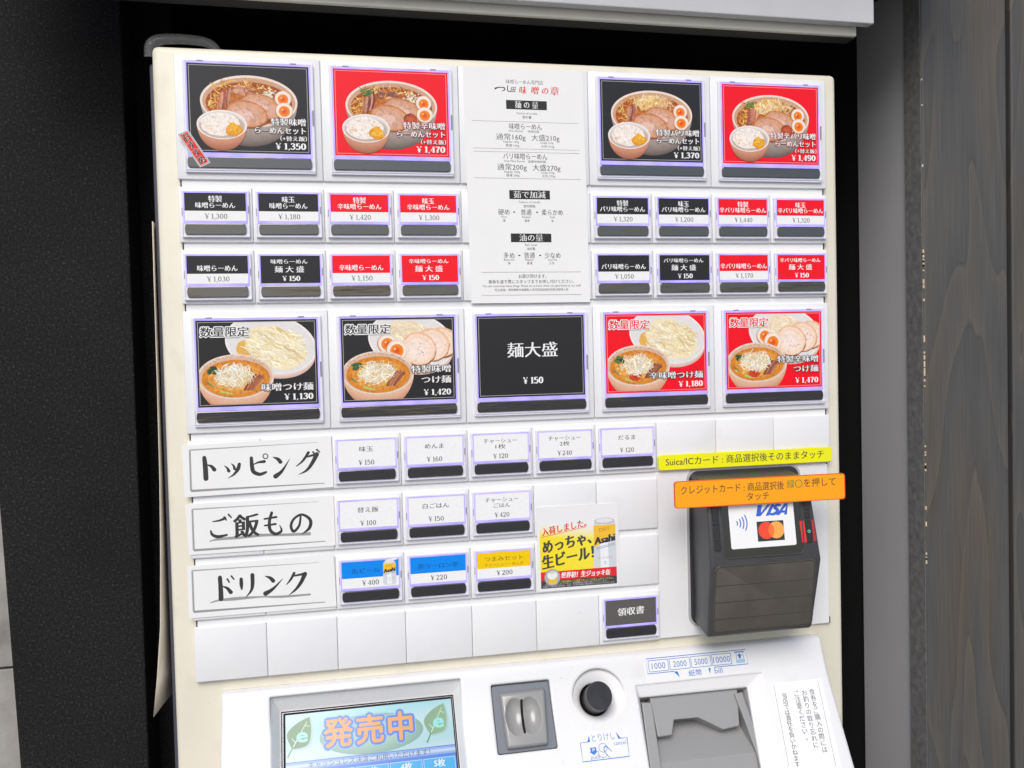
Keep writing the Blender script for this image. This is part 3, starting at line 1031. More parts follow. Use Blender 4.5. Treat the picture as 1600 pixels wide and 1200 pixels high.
def tsukemen(F, W, H, red, special, seed):
    r = random.Random(seed)
    X = lambda u: u * W
    Y = lambda v: v * H
    F.clip = (1.6, 1.6, W - 1.6, H - 1.6)
    F.grain = .10
    cx, cy, rx, ry = X(.615), Y(.285), X(.385), Y(.345)
    for i in range(9, 0, -1):
        s = i / 9
        F.poly(ell(cx + 2 * s, cy + Y(.075) * s, rx * (1 - .09 * s), ry * (1 - .06 * s), 48, rot=12), (.74 - .10 * s, .66 - .26 * s, .62 - .30 * s))
    F.poly(ell(cx, cy, rx, ry, 52, rot=12), (.80, .76, .74))
    F.poly(ell(cx, cy + .4, rx * .96, ry * .95, 52, rot=12), (.72, .70, .69))
    F.grain = .22 if not special else .3
    if not special:
        F.poly(blob(cx - rx * .55, cy + ry * .12, rx * .2, ry * .3, r, 14, .1, 10), (.72, .42, .10))
        F.poly(blob(cx + rx * .10, cy + ry * .12, rx * .70, ry * .68, r, 30, .035, 22), (.84, .73, .48))
        strands(F, cx + rx * .10, cy + ry * .10, rx * .62, ry * .60, 170, [(.88, .81, .60), (.90, .86, .70), (.84, .72, .44), (.76, .58, .28)], r, 9, .85, 28)
    else:
        F.poly(blob(cx - rx * .05, cy - ry * .1, rx * .62, ry * .6, r, 24, .04, 12), (.80, .68, .5))
        strands(F, cx - rx * .05, cy - ry * .22, rx * .50, ry * .38, 80, [(.84, .72, .48), (.86, .80, .64), (.80, .64, .36)], r, 8, .8, 25)
        chashu(F, cx + rx * .72, cy + ry * .05, rx * .36, ry * .52, r, 24, True)
        chashu(F, cx + rx * .48, cy + ry * .12, rx * .40, ry * .56, r, 24, True)
        chashu(F, cx + rx * .16, cy + ry * .26, rx * .41, ry * .58, r, 20, True)
        F.grain = .12
        egg(F, cx - rx * .55, cy + ry * .06, rx * .22, ry * .32, r, 10)
        egg(F, cx - rx * .34, cy + ry * .30, rx * .235, ry * .36, r, 15)
    # dipping soup
    F.grain = .2
    cx, cy, rx, ry = X(.315), Y(.655), X(.315), Y(.26)
    bowl(F, cx, cy, rx, ry, Y(1.0), X(.16), (.74, .48, .34), (.50, .15, .04), (.76, .63, .54), (.66, .46, .34))
    for k in range(90):
        a = r.uniform(200, 330)
        q = r.uniform(.84, .96)
        F.poly(ell(cx + rx * q * math.cos(R(a)), cy + ry * q * math.sin(R(a)), .25, .25, 6), (.40, .17, .06))
    F.grain = .7
    soft(F, cx, cy + ry * .08, rx * .89, ry * .84, (.66, .24, .025), (.88, .56, .17), 6)
    for k in range(30):
        F.poly(blob(cx + r.uniform(-.7, .5) * rx, cy + ry * r.uniform(-.3, .8) * .8, r.uniform(.6, 1.8), r.uniform(.4, 1), r, 8, .25), jig(r.choice([(.80, .48, .12), (.70, .28, .04), (.84, .58, .24)]), .1, r))
    for k in range(12):
        F.poly(blob(cx - rx * .58 + r.uniform(-3, 3), cy - ry * .30 + r.uniform(-2, 2), 1.9, 1.3, r, 9, .25), jig(r.choice([(.05, .13, .04), (.03, .07, .03), (.12, .22, .06)]), .2, r))
    for k in range(9):
        x = cx + rx * (.45 + .03 * k) - 3
        F.stroke([(x + 5, cy - ry * .10 + k * .25), (x + 1, cy + ry * .22), (x - 3.5, cy + ry * .62)], [.9, 1.8, 1.0], jig(r.choice([(.36, .12, .06), (.48, .20, .10), (.26, .08, .05)]), .2, r), 4)
    F.stroke([(cx - rx * .42, cy + ry * .64), (cx - rx * .1, cy + ry * .78)], [1.8, 1.0], (.50, .55, .14))
    F.stroke([(cx - rx * .75, cy + ry * .22), (cx - rx * .58, cy + ry * .44)], [1.2, .8], (.16, .26, .08))
    F.stroke([(cx + rx * .40, cy - ry * .3), (cx + rx * .46, cy - ry * .08)], [.9, .7], (.14, .25, .08))
    if red:
        soft(F, cx - rx * .10, cy + ry * .52, rx * .20, ry * .24, (.62, .08, .02), (.55, .03, .012), 4)
    F.grain = .35
    F.poly(blob(cx - rx * .04, cy - ry * .02, rx * .42, ry * .42, r, 22, .12), (.70, .50, .24))
    strands(F, cx - rx * .04, cy - ry * .04, rx * .46, ry * .46, 150, [(.86, .84, .74), (.84, .78, .58), (.88, .87, .82), (.76, .66, .4)], r, 6.5, .55)
    F.clip = None
    F.grain = 0.0

def card_base(F, W, H, red):
    F.rect(0, 0, W, H, RED if red else BLACK)
    F.frame(1.15, 1.15, W - 1.15, H - 1.15, .42, (.75, .30, .32) if red else (.36, .36, .35))

TX = dict(offset=-.006, smear=.065)
def wtext(F, body, x, y, em, width, align='R', col=WHITE, out=None, ow=.34):
    F.text(body, x, y, em, col, width, align, outline=out, ow=ow, **TX)

def p_set(red, bari, name1, w1, price, seed):
    def f(F, W, H):
        card_base(F, W, H, red)
        ramen(F, W, H, red, bari, seed)
        F.grain = 0.0
        o = (.10, .07, .06) if not red else (.30, .02, .02)
        wtext(F, name1, W * .962, H * .640, 5.6, W * w1, out=o)
        wtext(F, "らーめんセット", W * .962, H * .738, 5.3, W * .425, out=o)
        wtext(F, "（+替え飯）", W * .97, H * .828, 3.7, W * .225, out=o, ow=.2)
        F.serif(price, W * .962, H * .915, 4.3, WHITE, W * .255, 'R', True)
    return f

def p_tsuke(red, special, lines, price, seed):
    def f(F, W, H):
        card_base(F, W, H, red)
        tsukemen(F, W, H, red, special, seed)
        F.text("数量限定", W * .235, H * .135, 7.6, RED if red else (.03, .03, .03), W * .40, 'C', offset=.004, smear=.03, outline=WHITE, ow=.75, skew=.05)
        o = (.07, .05, .05)
        for body, v, wd in lines:
            wtext(F, body, W * .957, H * v, 6.0, W * wd, out=o, ow=.45)
        F.serif(price, W * .957, H * .905, 4.2, WHITE, W * .245, 'R', True)
    return f

def p_plain(F, W, H):
    card_base(F, W, H, False)
    F.text("麺大盛", W * .51, H * .425, 12.4, WHITE, W * .475, 'C', offset=-.010, smear=.055)
    F.serif("¥ 150", W * .51, H * .80, 4.8, WHITE, W * .19, 'C', True)

def p_two(red, lines, price):
    def f(F, W, H):
        F.rect(0, 0, W, H, WHITE)
        F.rect(0, 0, W, H * .645, RED if red else BLACK)
        if len(lines) == 2:
            wtext(F, lines[0][0], W * .5, H * .215, 4.9, W * lines[0][1], 'C')
            wtext(F, lines[1][0], W * .5, H * .445, 4.5, W * lines[1][1], 'C')
        else:
            wtext(F, lines[0][0], W * .5, H * .45, 4.7, W * lines[0][1], 'C')
        F.serif(price, W * .51, H * .835, 3.5, GREYINK, W * .37, 'C')
    return f

def p_extra(red, line1, w1):
    def f(F, W, H):
        F.rect(0, 0, W, H, RED if red else BLACK)
        wtext(F, line1, W * .48, H * .215, 3.7, W * w1, 'C')
        wtext(F, "麺 大 盛", W * .48, H * .50, 5.0, W * .50, 'C')
        F.serif("¥ 150", W * .51, H * .83, 3.5, WHITE, W * .30, 'C', True)
    return f

def p_white(lines, price, wp=.28):
    def f(F, W, H):
        F.rect(0, 0, W, H, WHITE)
        vs = (.33,) if len(lines) == 1 else (.24, .46)
        for (b, wd), v in zip(lines, vs):
            F.text(b, W * .49, H * v, 4.3 if len(lines) == 1 else 3.9, (.05, .05, .05), W * wd, 'C', offset=-.005, smear=.035, copies=2)
        F.serif(price, W * .49, H * .825, 3.5, INK, W * wp, 'C')
    return f

def p_drink(col, name, w1, price, can=False, sub=None):
    def f(F, W, H):
        F.rect(0, 0, W, H, WHITE)
        F.rect(0, 0, W, H * .62, col)
        ink = (.005, .07, .22) if col[2] > .3 else (.22, .12, .02)
        F.text(name, W * (.42 if can else .5), H * (.36 if not sub else .26), 4.2, ink, W * w1, 'C', offset=-.005, smear=.035, copies=2)
        if sub:
            F.text(sub, W * .5, H * .49, 2.7, ink, W * .72, 'C')
        F.serif(price, W * (.50 if can else .51), H * .815, 3.6, INK, W * .30, 'C')
        if can:
            draw_can(F, W * .72, -H * .02, W * .235, H * .98, True)
    return f

def draw_can(F, x, y, w_, h_, lid):
    def yy(v):
        return y + h_ * v
    body = [(x + w_ * .04, yy(.16)), (x + w_ * .12, yy(.10)), (x + w_ * .88, yy(.10)), (x + w_ * .98, yy(.16)), (x + w_, yy(.9)), (x + w_ * .88, yy(.985)), (x + w_ * .14, yy(.985)), (x, yy(.9))]
    F.poly(body, (.60, .64, .68))
    F.poly([(x + w_ * .30, yy(.12)), (x + w_ * .62, yy(.12)), (x + w_ * .66, yy(.96)), (x + w_ * .30, yy(.96))], (.80, .83, .85))
    F.poly([(x + w_ * .03, yy(.18)), (x + w_ * .97, yy(.18)), (x + w_ * .97, yy(.36)), (x + w_ * .6, yy(.44)), (x + w_ * .03, yy(.56))], (.84, .50, .03))
    F.poly(ell(x + w_ * .5, yy(.115), w_ * .44, h_ * .055, 24), (.46, .48, .50))
    F.poly(ell(x + w_ * .5, yy(.108), w_ * .38, h_ * .04, 24), (.72, .73, .74))
    if lid:
        F.poly(ell(x + w_ * .66, yy(.03), w_ * .5, h_ * .05, 22, rot=-6), (.62, .62, .60))
        F.poly(ell(x + w_ * .66, yy(.022), w_ * .42, h_ * .034, 22, rot=-6), (.80, .79, .76))
    F.text("Asahi", x + w_ * .5, yy(.42), w_ * .42, (.03, .03, .035), w_ * .92, 'C', offset=.012, smear=.10, copies=3, rot=9, skew=.18)
    F.text("DRY", x + w_ * .5, yy(.255), w_ * .24, (.50, .22, .03), w_ * .46, 'C', rot=7)
    for k, c in ((.52, (.25, .25, .27)), (.545, (.25, .25, .27))):
        F.stroke([(x + w_ * .12, yy(k + .045)), (x + w_ * .94, yy(k - .02))], w_ * .02, c)
    F.text("スーパードライ", x + w_ * .5, yy(.74), w_ * .13, (.60, .08, .05), w_ * .6, 'C')
    F.text("缶", x + w_ * .5, yy(.82), w_ * .13, (.3, .32, .36), None, 'C')

BTN = []
menu_button(0, 0, "large black menu button with ramen and rice set at 1,350 yen", p_set(False, False, "特製味噌", .29, "¥ 1,350", 11))
menu_button(0, 2, "large red menu button with ramen and rice set at 1,470 yen", p_set(True, False, "特製辛味噌", .37, "¥ 1,470", 12))
menu_button(0, 6, "large black menu button with cheese topped ramen set at 1,370 yen", p_set(False, True, "特製バリ味噌", .43, "¥ 1,370", 13))
menu_button(0, 8, "large red menu button with cheese topped ramen set at 1,490 yen", p_set(True, True, "特製辛バリ味噌", .475, "¥ 1,490", 14))
R2 = [(0, False, [("特製", .225), ("味噌らーめん", .65)], "¥ 1,300"), (1, False, [("味玉", .215), ("味噌らーめん", .64)], "¥ 1,180"),
      (2, True, [("特製", .225), ("辛味噌らーめん", .76)], "¥ 1,420"), (3, True, [("味玉", .215), ("辛味噌らーめん", .76)], "¥ 1,300"),
      (6, False, [("特製", .225), ("バリ味噌らーめん", .88)], "¥ 1,320"), (7, False, [("味玉", .215), ("バリ味噌らーめん", .88)], "¥ 1,200"),
      (8, True, [("特製", .225), ("辛バリ味噌らーめん", .965)], "¥ 1,440"), (9, True, [("味玉", .215), ("辛バリ味噌らーめん", .965)], "¥ 1,320")]
for c, red, ln, pr in R2:
    menu_button(2, c, "small %s and white menu button priced %s yen" % ("red" if red else "black", pr[2:]), p_two(red, ln, pr))
R3 = [(0, False, "味噌らーめん", .66, "¥ 1,030"), (2, True, "辛味噌らーめん", .77, "¥ 1,150"), (6, False, "バリ味噌らーめん", .87, "¥ 1,050"), (8, True, "辛バリ味噌らーめん", .965, "¥ 1,170")]
for c, red, b, wd, pr in R3:
    menu_button(3, c, "small %s and white menu button priced %s yen" % ("red" if red else "black", pr[2:]), p_two(red, [(b, wd)], pr))
for c, red, b, wd in ((1, False, "味噌らーめん", .62), (3, True, "辛味噌らーめん", .71), (7, False, "バリ味噌らーめん", .80), (9, True, "辛バリ味噌らーめん", .86)):
    menu_button(3, c, "small all %s extra noodle button priced 150 yen" % ("red" if red else "black"), p_extra(red, b, wd))
menu_button(4, 0, "large black dipping noodle button priced 1,130 yen", p_tsuke(False, False, [("味噌つけ麺", .79, .435)], "¥ 1,130", 21))
menu_button(4, 2, "large black dipping noodle button with pork slices priced 1,420 yen", p_tsuke(False, True, [("特製味噌", .625, .355), ("つけ麺", .755, .265)], "¥ 1,420", 22))
menu_button(4, 4, "large plain black button for extra noodles priced 150 yen", p_plain)
menu_button(4, 6, "large red dipping noodle button priced 1,180 yen", p_tsuke(True, False, [("辛味噌つけ麺", .79, .535)], "¥ 1,180", 23))
menu_button(4, 8, "large red dipping noodle button with pork slices priced 1,470 yen", p_tsuke(True, True, [("特製辛味噌", .625, .435), ("つけ麺", .755, .265)], "¥ 1,470", 24))
for c, ln, pr in ((2, [("味玉", .245)], "¥ 150"), (3, [("めんま", .34)], "¥ 160"), (4, [("チャーシュー", .62), ("1枚", .19)], "¥ 120"), (5, [("チャーシュー", .62), ("2枚", .19)], "¥ 240"), (6, [("だるま", .34)], "¥ 120")):
    menu_button(5, c, "small white topping button priced %s yen" % pr[2:], p_white(ln, pr))
for c, ln, pr in ((2, [("替え飯", .37)], "¥ 100"), (3, [("白ごはん", .48)], "¥ 150"), (4, [("チャーシュー", .62), ("ごはん", .31)], "¥ 420")):
    menu_button(6, c, "small white rice button priced %s yen" % pr[2:], p_white(ln, pr))
BLUE, YEL = (.0, .235, .80), (.84, .56, .0)
menu_button(7, 2, "small blue and white drink button with a can priced 400 yen", p_drink(BLUE, "缶ビール", .50, "¥ 400", True))
menu_button(7, 3, "small blue and white drink button priced 220 yen", p_drink(BLUE, "黒ウーロン茶", .74, "¥ 220"))
menu_button(7, 4, "small yellow and white snack button priced 200 yen", p_drink(YEL, "つまみセット", .72, "¥ 200", sub="チャーシュー・めんま"))
def p_receipt(F, W, H):
    F.rect(0, 0, W, H, (.105, .10, .095))
    F.text("領収書", W * .50, H * .48, 6.6, WHITE, W * .535, 'C', offset=.0, smear=.05, skew=.08, rot=2)
menu_button(8, 6, "small dark grey receipt button", p_receipt)

# blank cover plates
blank0 = obj("blank_plate", plate(1, ROWH[8]), None, ROOT, (0, 0, ROWZ[8]))
def blank(row, c, nx=1):
    b = blank0.copy()
    COL.objects.link(b)
    b.data = plate(nx, ROWH[row])
    b.parent = ROOT
    b.location = Vector((c * CW, 0, ROWZ[row])) - WPOS[ROOT.name]
for c in range(1, 6):
    blank(8, c)
for row in (5, 6, 7):
    blank(row, 0)
    blank(row, 1)
for c in (7, 8, 9):
    blank(5, c)
for row in (6, 7):
    blank(row, 5)
    blank(row, 6)
blank(0, 4, 2)
for row in (2, 3):
    blank(row, 4, 2)

# ---- console
def lowpts(p):
    return p
def console_body():
    prof = [(.0046, -.4515), (-.0030, -.4520), (-.0056, -.4586), (-.0090, -.4680), (-.0130, -.4765), (-.0165, -.4835)]
    z = -.56
    prof += [(-.013 - .6 * (-.478 - z), z), (-.10, -.64), (-.10, -.80), (.0046, -.80)]
    bm = bmesh.new()
    x0, x1 = .0172, .4877
    L_ = [bm.verts.new((x0, y, z)) for y, z in prof]
    R_ = [bm.verts.new((x1, y, z)) for y, z in prof]
    n = len(prof)
    fl, fr_ = bm.faces.new(L_), bm.faces.new(R_[::-1])
    for i in range(n):
        j = (i + 1) % n
        bm.faces.new((L_[j], L_[i], R_[i], R_[j]))
    bmesh.ops.recalc_face_normals(bm, faces=bm.faces)
    es = [e for e in bm.edges if (e in fl.edges or e in fr_.edges) and not all(abs(v.co.y - .0046) < 1e-5 for v in e.verts)]
    es += [e for e in bm.edges if all(abs(v.co.z + .452) < 1e-4 for v in e.verts)]
    bmesh.ops.bevel(bm, geom=es, offset=.0026, segments=4, affect='EDGES', profile=.5)
    return bm

def frustum(bm, fr, outer, inner, h0, h1, deep=None, mid=None):
    """cutter: outer outline at h0 (above surface), inner outline at h1, straight down to deep"""
    rings = [(outer, h0 + 4), (outer, h0)] + (mid or []) + [(inner, h1)]
    if deep is not None:
        rings.append((inner, deep))
    vs = [[bm.verts.new(fr(a, b, h)) for a, b in pts] for pts, h in rings]
    n = len(outer)
    bm.faces.new(vs[0])
    bm.faces.new(vs[-1][::-1])
    for A_, B_ in zip(vs, vs[1:]):
        for i in range(n):
            j = (i + 1) % n
            bm.faces.new((A_[i], A_[j], B_[j], B_[i]))
    bmesh.ops.recalc_face_normals(bm, faces=bm.faces)

def boolean(base, cutters):
    tmp = []
    for c in cutters:
        me = bpy.data.meshes.new("cutter")
        c.to_mesh(me)
        c.free()
        o = bpy.data.objects.new("cutter", me)
        COL.objects.link(o)
        tmp.append(o)
        md = base.modifiers.new("cut", 'BOOLEAN')
        md.operation = 'DIFFERENCE'
        md.solver = 'EXACT'
        md.object = o
    dg = bpy.context.evaluated_depsgraph_get()
    me = bpy.data.meshes.new_from_object(base.evaluated_get(dg))
    base.modifiers.clear()
    base.data = me
    for o in tmp:
        bpy.data.objects.remove(o)

def quad(x0, y0, x1, y1):
    return [(x0, y0), (x1, y0), (x1, y1), (x0, y1)]

con = obj("console", console_body(), M_console, ROOT)
cuts = []
c = bmesh.new()
frustum(c, LOW, quad(51.0, -22.5, 189.0, 64), quad(57.6, -14.2, 184.6, 60), 0.8, -8.5)
cuts.append(c)
c = bmesh.new()
frustum(c, LOW, rrect(211.6, -16.0, 257.0, 33.4, 1.5, 3), rrect(211.8, -15.8, 256.8, 33.2, 1.5, 3), 0.5, -5.0)
cuts.append(c)
c = bmesh.new()
frustum(c, LOW, ell(294.2, -.7, 20.6, 19.6, 64), ell(291.5, 1.2, 11.6, 12.2, 64), 0.12, -4.2, -12, [(ell(294.0, -.6, 19.2, 18.3, 64), -.25), (ell(293.4, -.2, 16.6, 16.2, 64), -1.3), (ell(292.4, .5, 13.8, 14.0, 64), -2.8)])
cuts.append(c)
c = bmesh.new()
frustum(c, LOW, [(324.6, -5), (430, -5), (432, 72), (322.6, 72)], [(327.4, 3.6), (417.0, 4.2), (412.0, 70), (324, 70)], 0.6, -3.0, -34)
cuts.append(c)
boolean(con, cuts)
con.data.materials.clear()
con.data.materials.append(M_console)
con.data.polygons.foreach_set("use_smooth", [True] * len(con.data.polygons))
con.data.set_sharp_from_angle(angle=R(24))

# ---- display
bm = bmesh.new()
prism(bm, LOW, quad(58.2, -13.8, 184.2, 62), -11, -8.2)
# inner bright edge
scr = obj("display_screen", bm, mat("black_screen_frame", (.006, .006, .007), .6, spec=.2), ROOT)
bm = bmesh.new()
for a in (quad(59.2, -12.75, 183.3, -12.5), quad(59.2, -12.5, 59.55, 60), quad(183.0, -12.5, 183.3, 60)):
    prism(bm, LOW, a, -8.3, -8.0)
obj("bezel_trim", bm, mat("silver_trim", (.34, .34, .37), .25, metal=.6), scr)
F = Flat(LOW, -8.15, .0015)
def skyc(u, v):
    t = .5 + .5 * math.sin(u * 5 + v * 7 + 1)
    return (.34 + .16 * t + .12 * v, .70 + .06 * t, .78 + .05 * t)
F.grid(61.2, -11.0, 182.1, 21.6, skyc, 16, 8)
F.clip = (61.2, -11, 182.1, 40)
for k in range(7):
    t = k / 6
    F.poly(ell(122.5, 7.6, 37.5 * (1 - .5 * t), 14 * (1 - .5 * t), 40), (.22 + .14 * t, .42 + .16 * t, .36 + .12 * t))
def leaf(x, y, tipx, tipy, bx, by, fade):
    mx_, my_ = (tipx + bx) / 2, (tipy + by) / 2
    dx, dy = tipx - bx, tipy - by
    l = math.hypot(dx, dy)
    nx_, ny_ = -dy / l, dx / l
    wv = 8.2
    up_ = [(bx + dx * .22 * 0 + 0, by)]
    s1 = spline([(bx + dx * .2, by + dy * .2), (bx + dx * .42 + nx_ * wv, by + dy * .42 + ny_ * wv), (bx + dx * .72 + nx_ * wv * .75, by + dy * .72 + ny_ * wv * .75), (tipx, tipy)], 8)
    s2 = spline([(tipx, tipy), (bx + dx * .72 - nx_ * wv * .75, by + dy * .72 - ny_ * wv * .75), (bx + dx * .42 - nx_ * wv, by + dy * .42 - ny_ * wv), (bx + dx * .2, by + dy * .2)], 8)
    F.poly([(p[0] + 1.4, p[1] + 1.3) for p in s1 + s2[1:-1]], (.40, .62, .66))
    F.poly(s1 + s2[1:-1], lambda a, b: (.01 + .25 * fade + .004 * max(0, a - x + 6), .16 + .30 * fade + .005 * max(0, a - x + 6), .045 + .25 * fade))
    F.stroke([(bx, by), (bx + dx * .25, by + dy * .25)], [1.1, .9], (.05, .28, .10))
    F.stroke([(bx + dx * .25, by + dy * .25), (tipx - dx * .12, tipy - dy * .12)], [.6, .35], (.72, .86, .74))
    F.stroke([(bx + dx * .36, by + dy * .36), (bx + dx * .40 - 3.4, by + dy * .40 - 2.2)], [.5, .3], (.72, .86, .74))
    F.stroke([(bx + dx * .78, by + dy * .78), (bx + dx * .80 + 3.2, by + dy * .80 + 1.6)], [.5, .3], (.72, .86, .74))
    F.text("e", x, y, 13.5, (.30, .82, .82), 7.4, 'C', offset=.02, smear=.05, res=4, mid=.27)
leaf(72.8, 4.6, 78.3, -8.6, 62.5, 17.9, .15)
leaf(171.4, 4.6, 176.2, -8.6, 161.8, 18.3, .8)
for rr_, c_ in ((2.3, (.34, .58, .86)), (1.9, (.14, .38, .82)), (1.4, (.03, .18, .70))):
    for bod, x in (("発", 98.4), ("売", 121.0), ("中", 143.3)):
        for k in range(8):
            F.text(bod, x + rr_ * math.cos(k * .785), 4.9 + rr_ * math.sin(k * .785), 21, c_, None, 'C', fat=.02, res=2)
for bod, x in (("発", 98.4), ("売", 121.0), ("中", 143.3)):
    F.text(bod, x, 4.9, 21, (.90, .36, .08), None, 'C', fat=.026, res=3)
F.rect(61.2, 21.4, 182.1, 22.0, (.02, .20, .66))
F.grid(61.2, 22.0, 182.1, 27.0, lambda u, v: (.55, .68, .90) if .2 < v < .8 else (.25, .42, .86), 6, 5)
F.rect(61.2, 27.0, 182.1, 42, (.05, .22, .80))
F.text("キャッシュレス決済ご利用いただけます！", 77.0, 24.6, 4.6, (.03, .04, .10), 86.5, 'L')
for k in range(5):
    x = 61.5 + 24.15 * k
    F.frame(x, 29.3, x + 23.2, 44, .35, (.70, .84, .95))
    F.rect(x + .35, 29.65, x + 22.85, 43.6, (.03, .45, .88))
    F.text("%d枚" % (k + 1), x + 11.6, 33.0, 5.6, (.84, .90, .95), None, 'C', offset=.012, smear=.03)
F.clip = None
F.build("screen_picture", M_lcd, scr)

# ---- coin slot
bm = bmesh.new()
prism(bm, LOW, rrect(212.2, -15.4, 256.4, 32.8, 1.6, 3), -4.8, -.4, .3, 1)
coin = obj("coin_slot", bm, M_bluegrey, ROOT, smooth=40)
bm = bmesh.new()
prism(bm, LOW, [(216.6, -10.8), (253.4, -11.2), (249.6, 30.6), (218.6, 30.8)], -.5, 6.0, 0, top_pts=[(218.0, -7.2), (250.8, -7.0), (248.4, 29.6), (219.0, 29.8)])
es = [e for e in bm.edges if e.is_valid]
bmesh.ops.bevel(bm, geom=es, offset=.0014, segments=3, affect='EDGES', profile=.5)
blk = obj("coin_block", bm, M_coin, coin)
hollows = []
for cx_ in (227.6, 238.6):
    c1 = bmesh.new()
    mt = Matrix.Translation(LOW(cx_, 9.0, 11.2)) @ Matrix(((1, 0, 0), (0, LOW.ub.y, LOW.un.y), (0, LOW.ub.z, LOW.un.z))).to_4x4() @ Matrix.Diagonal((.0098, .0158, .0098, 1))
    bmesh.ops.create_icosphere(c1, subdivisions=4, radius=1, matrix=mt)
    bmesh.ops.recalc_face_normals(c1, faces=c1.faces)
    hollows.append(c1)
c2 = bmesh.new()
prism(c2, LOW, [(232.1, -2.8), (234.0, -2.8), (233.5, 21.2), (231.6, 21.2)], -2, 8)
boolean(blk, hollows + [c2])
blk.data.materials.clear()
blk.data.materials.append(M_coin)
blk.data.polygons.foreach_set("use_smooth", [True] * len(blk.data.polygons))
blk.data.set_sharp_from_angle(angle=R(32))
bm = bmesh.new()
prism(bm, LOW, [(232.0, -3.6), (234.1, -3.6), (233.6, 22.0), (231.5, 22.0)], -.2, 2.35)
obj("slot_gap", bm, M_black, coin)

# ---- cancel push button
bm = bmesh.new()
prism(bm, LOW, ell(291.5, 1.2, 11.9, 12.4, 40), -11.9, -10.5, mi=1)
prism(bm, LOW, ell(291.4, 1.4, 9.9, 10.6, 48), -11, 12.0, .5, 2)
obj("cancel_button", bm, [M_capm, M_black], ROOT, smooth=40)

# ---- note slot
bm = bmesh.new()
prism(bm, LOW, quad(322, 2, 420, 72), -34, -33)
slot = obj("bill_slot", bm, M_black, ROOT)
bm = bmesh.new()
prism(bm, LOW, [(336.6, 3.6), (410.0, 4.0), (404.8, 31.6), (390.5, 33.0), (372.4, 22.2), (389.0, 18.9), (350.6, 19.2), (347.2, 32.4), (337.0, 33.0)][:4] + [(372.4, 21.6), (352.0, 21.2), (348.8, 32.6), (337.0, 33.0)], -20, -6.2, .9, 3)
obj("bill_guide", bm, M_grey, slot)
bm = bmesh.new()
prism(bm, LOW, [(328.6, 7.0), (336.8, 7.6), (333.6, 72), (324.5, 72)], -24, -4.0, .8, 2)
obj("side_rail", bm, M_grey, slot)
bm = bmesh.new()
prism(bm, LOW, [(405.6, 7.8), (412.6, 7.2), (417.0, 52), (417.0, 72), (412, 72), (412.6, 52)], -24, -4.0, .8, 2)
obj("side_rail", bm, M_grey, slot)
bm = bmesh.new()
v = [bm.verts.new(LOW(*p)) for p in ((334, 12, -26), (410, 12, -26), (415.5, 52, -6), (334.6, 51.4, -6), (334, 74, -9), (416, 74, -9))]
bm.faces.new((v[0], v[1], v[2], v[3]))
bm.faces.new((v[3], v[2], v[5], v[4]))
obj("bill_ramp", bm, M_grey, slot)

# ---- factory decals on the console
BL = (.03, .17, .50)
def outline_box(F, x0, y0, x1, y1, t, col, r=1.0):
    o = rrect(x0, y0, x1, y1, r, 4)
    F.stroke(o + [o[0]], t, col, 1, closed=True)
F = Flat(LOW, .25, .002)
F.poly(rrect(272.6, 24.3, 313.4, 60, 1.4, 4), (.725, .725, .73))
F.text("とりけし", 292.4, 29.2, 6.2, BL, 18.0, 'C', offset=-.006)
pts = [(281.0, 31.4), (274.3, 31.5), (274.0, 44.7), (309.9, 44.6), (310.6, 31.5), (304.6, 31.4)]
F.stroke(pts, .65, BL, 1)
F.poly([(279.6, 31.6), (281.8, 31.6), (281.6, 27.0)], BL)
F.poly([(303.8, 31.6), (306.0, 31.6), (302.6, 26.4)], BL)
F.text("cancel", 304.4, 34.4, 4.2, BL, 9.6, 'C')
F.text("push", 284.0, 42.2, 4.2, BL, 6.6, 'C')
F.poly([(281.0, 35.6), (285.6, 35.6), (285.6, 38.4), (286.6, 38.4), (283.3, 41.0), (280.0, 38.4), (281.0, 38.4)], BL)
F.text("押", 283.3, 37.3, 2.6, (.8, .82, .85), None, 'C')
for a in (ell(290.9, 36.6, 3.2, 3.1, 24), ell(290.2, 40.0, 3.4, 3.4, 24, 20, 210)):
    F.stroke(a + ([a[0]] if len(a) == 24 else []), .38, BL, 1)
F.stroke([(297.4, 40.0), (293.6, 36.0), (291.6, 37.0), (292.0, 40.2), (295.0, 44.0)], [.4, .8, .7, .6, .4], BL, 5)
F.build("cancel_decal", M_paper, ROOT)
F = Flat(UPB, .35, .002)
F.poly(rrect(333.0, 2.2, 421.0, 22.0, 1.2, 4), (.725, .725, .73))
o = [(357.5, 15.2), (335.6, 15.2), (335.6, 4.0), (420.0, 4.0), (420.0, 15.2), (391, 15.2)]
F.stroke(o, .6, BL, 1)
for x0, x1, s_ in ((337.2, 353.4, "1000"), (354.6, 371.4, "2000"), (372.6, 389.0, "5000"), (390.2, 406.4, "10000")):
    outline_box(F, x0, 5.6, x1, 13.9, .45, BL, .3)
    F.text(s_, (x0 + x1) / 2, 9.8, 6.6, BL, 11.2 if len(s_) == 4 else 14.2, 'C')
F.poly([(357.0, 15.4), (360.2, 15.4), (361.4, 20.0)], BL)
F.poly([(386.0, 15.4), (388.0, 15.4), (386.8, 20.0)], BL)
F.text("紙幣", 374.6, 17.9, 5.2, BL, 11.0, 'C', offset=.004)
F.text("bill", 394.2, 17.8, 5.8, BL, 6.6, 'C')
F.rect(409.6, 5.0, 418.2, 5.9, BL)
F.stroke([(411.4, 6), (410.6, 13.6), (417.6, 13.6), (416.6, 6)], .35, BL, 1)
F.rect(410.9, 11.0, 417.3, 13.5, (.35, .52, .72))
F.poly([(413.9, 6.4), (416.0, 8.6), (414.8, 8.6), (414.8, 10.4), (413.0, 10.4), (413.0, 8.6), (411.8, 8.6)], BL)
F.build("banknote_decal", M_paper, ROOT)

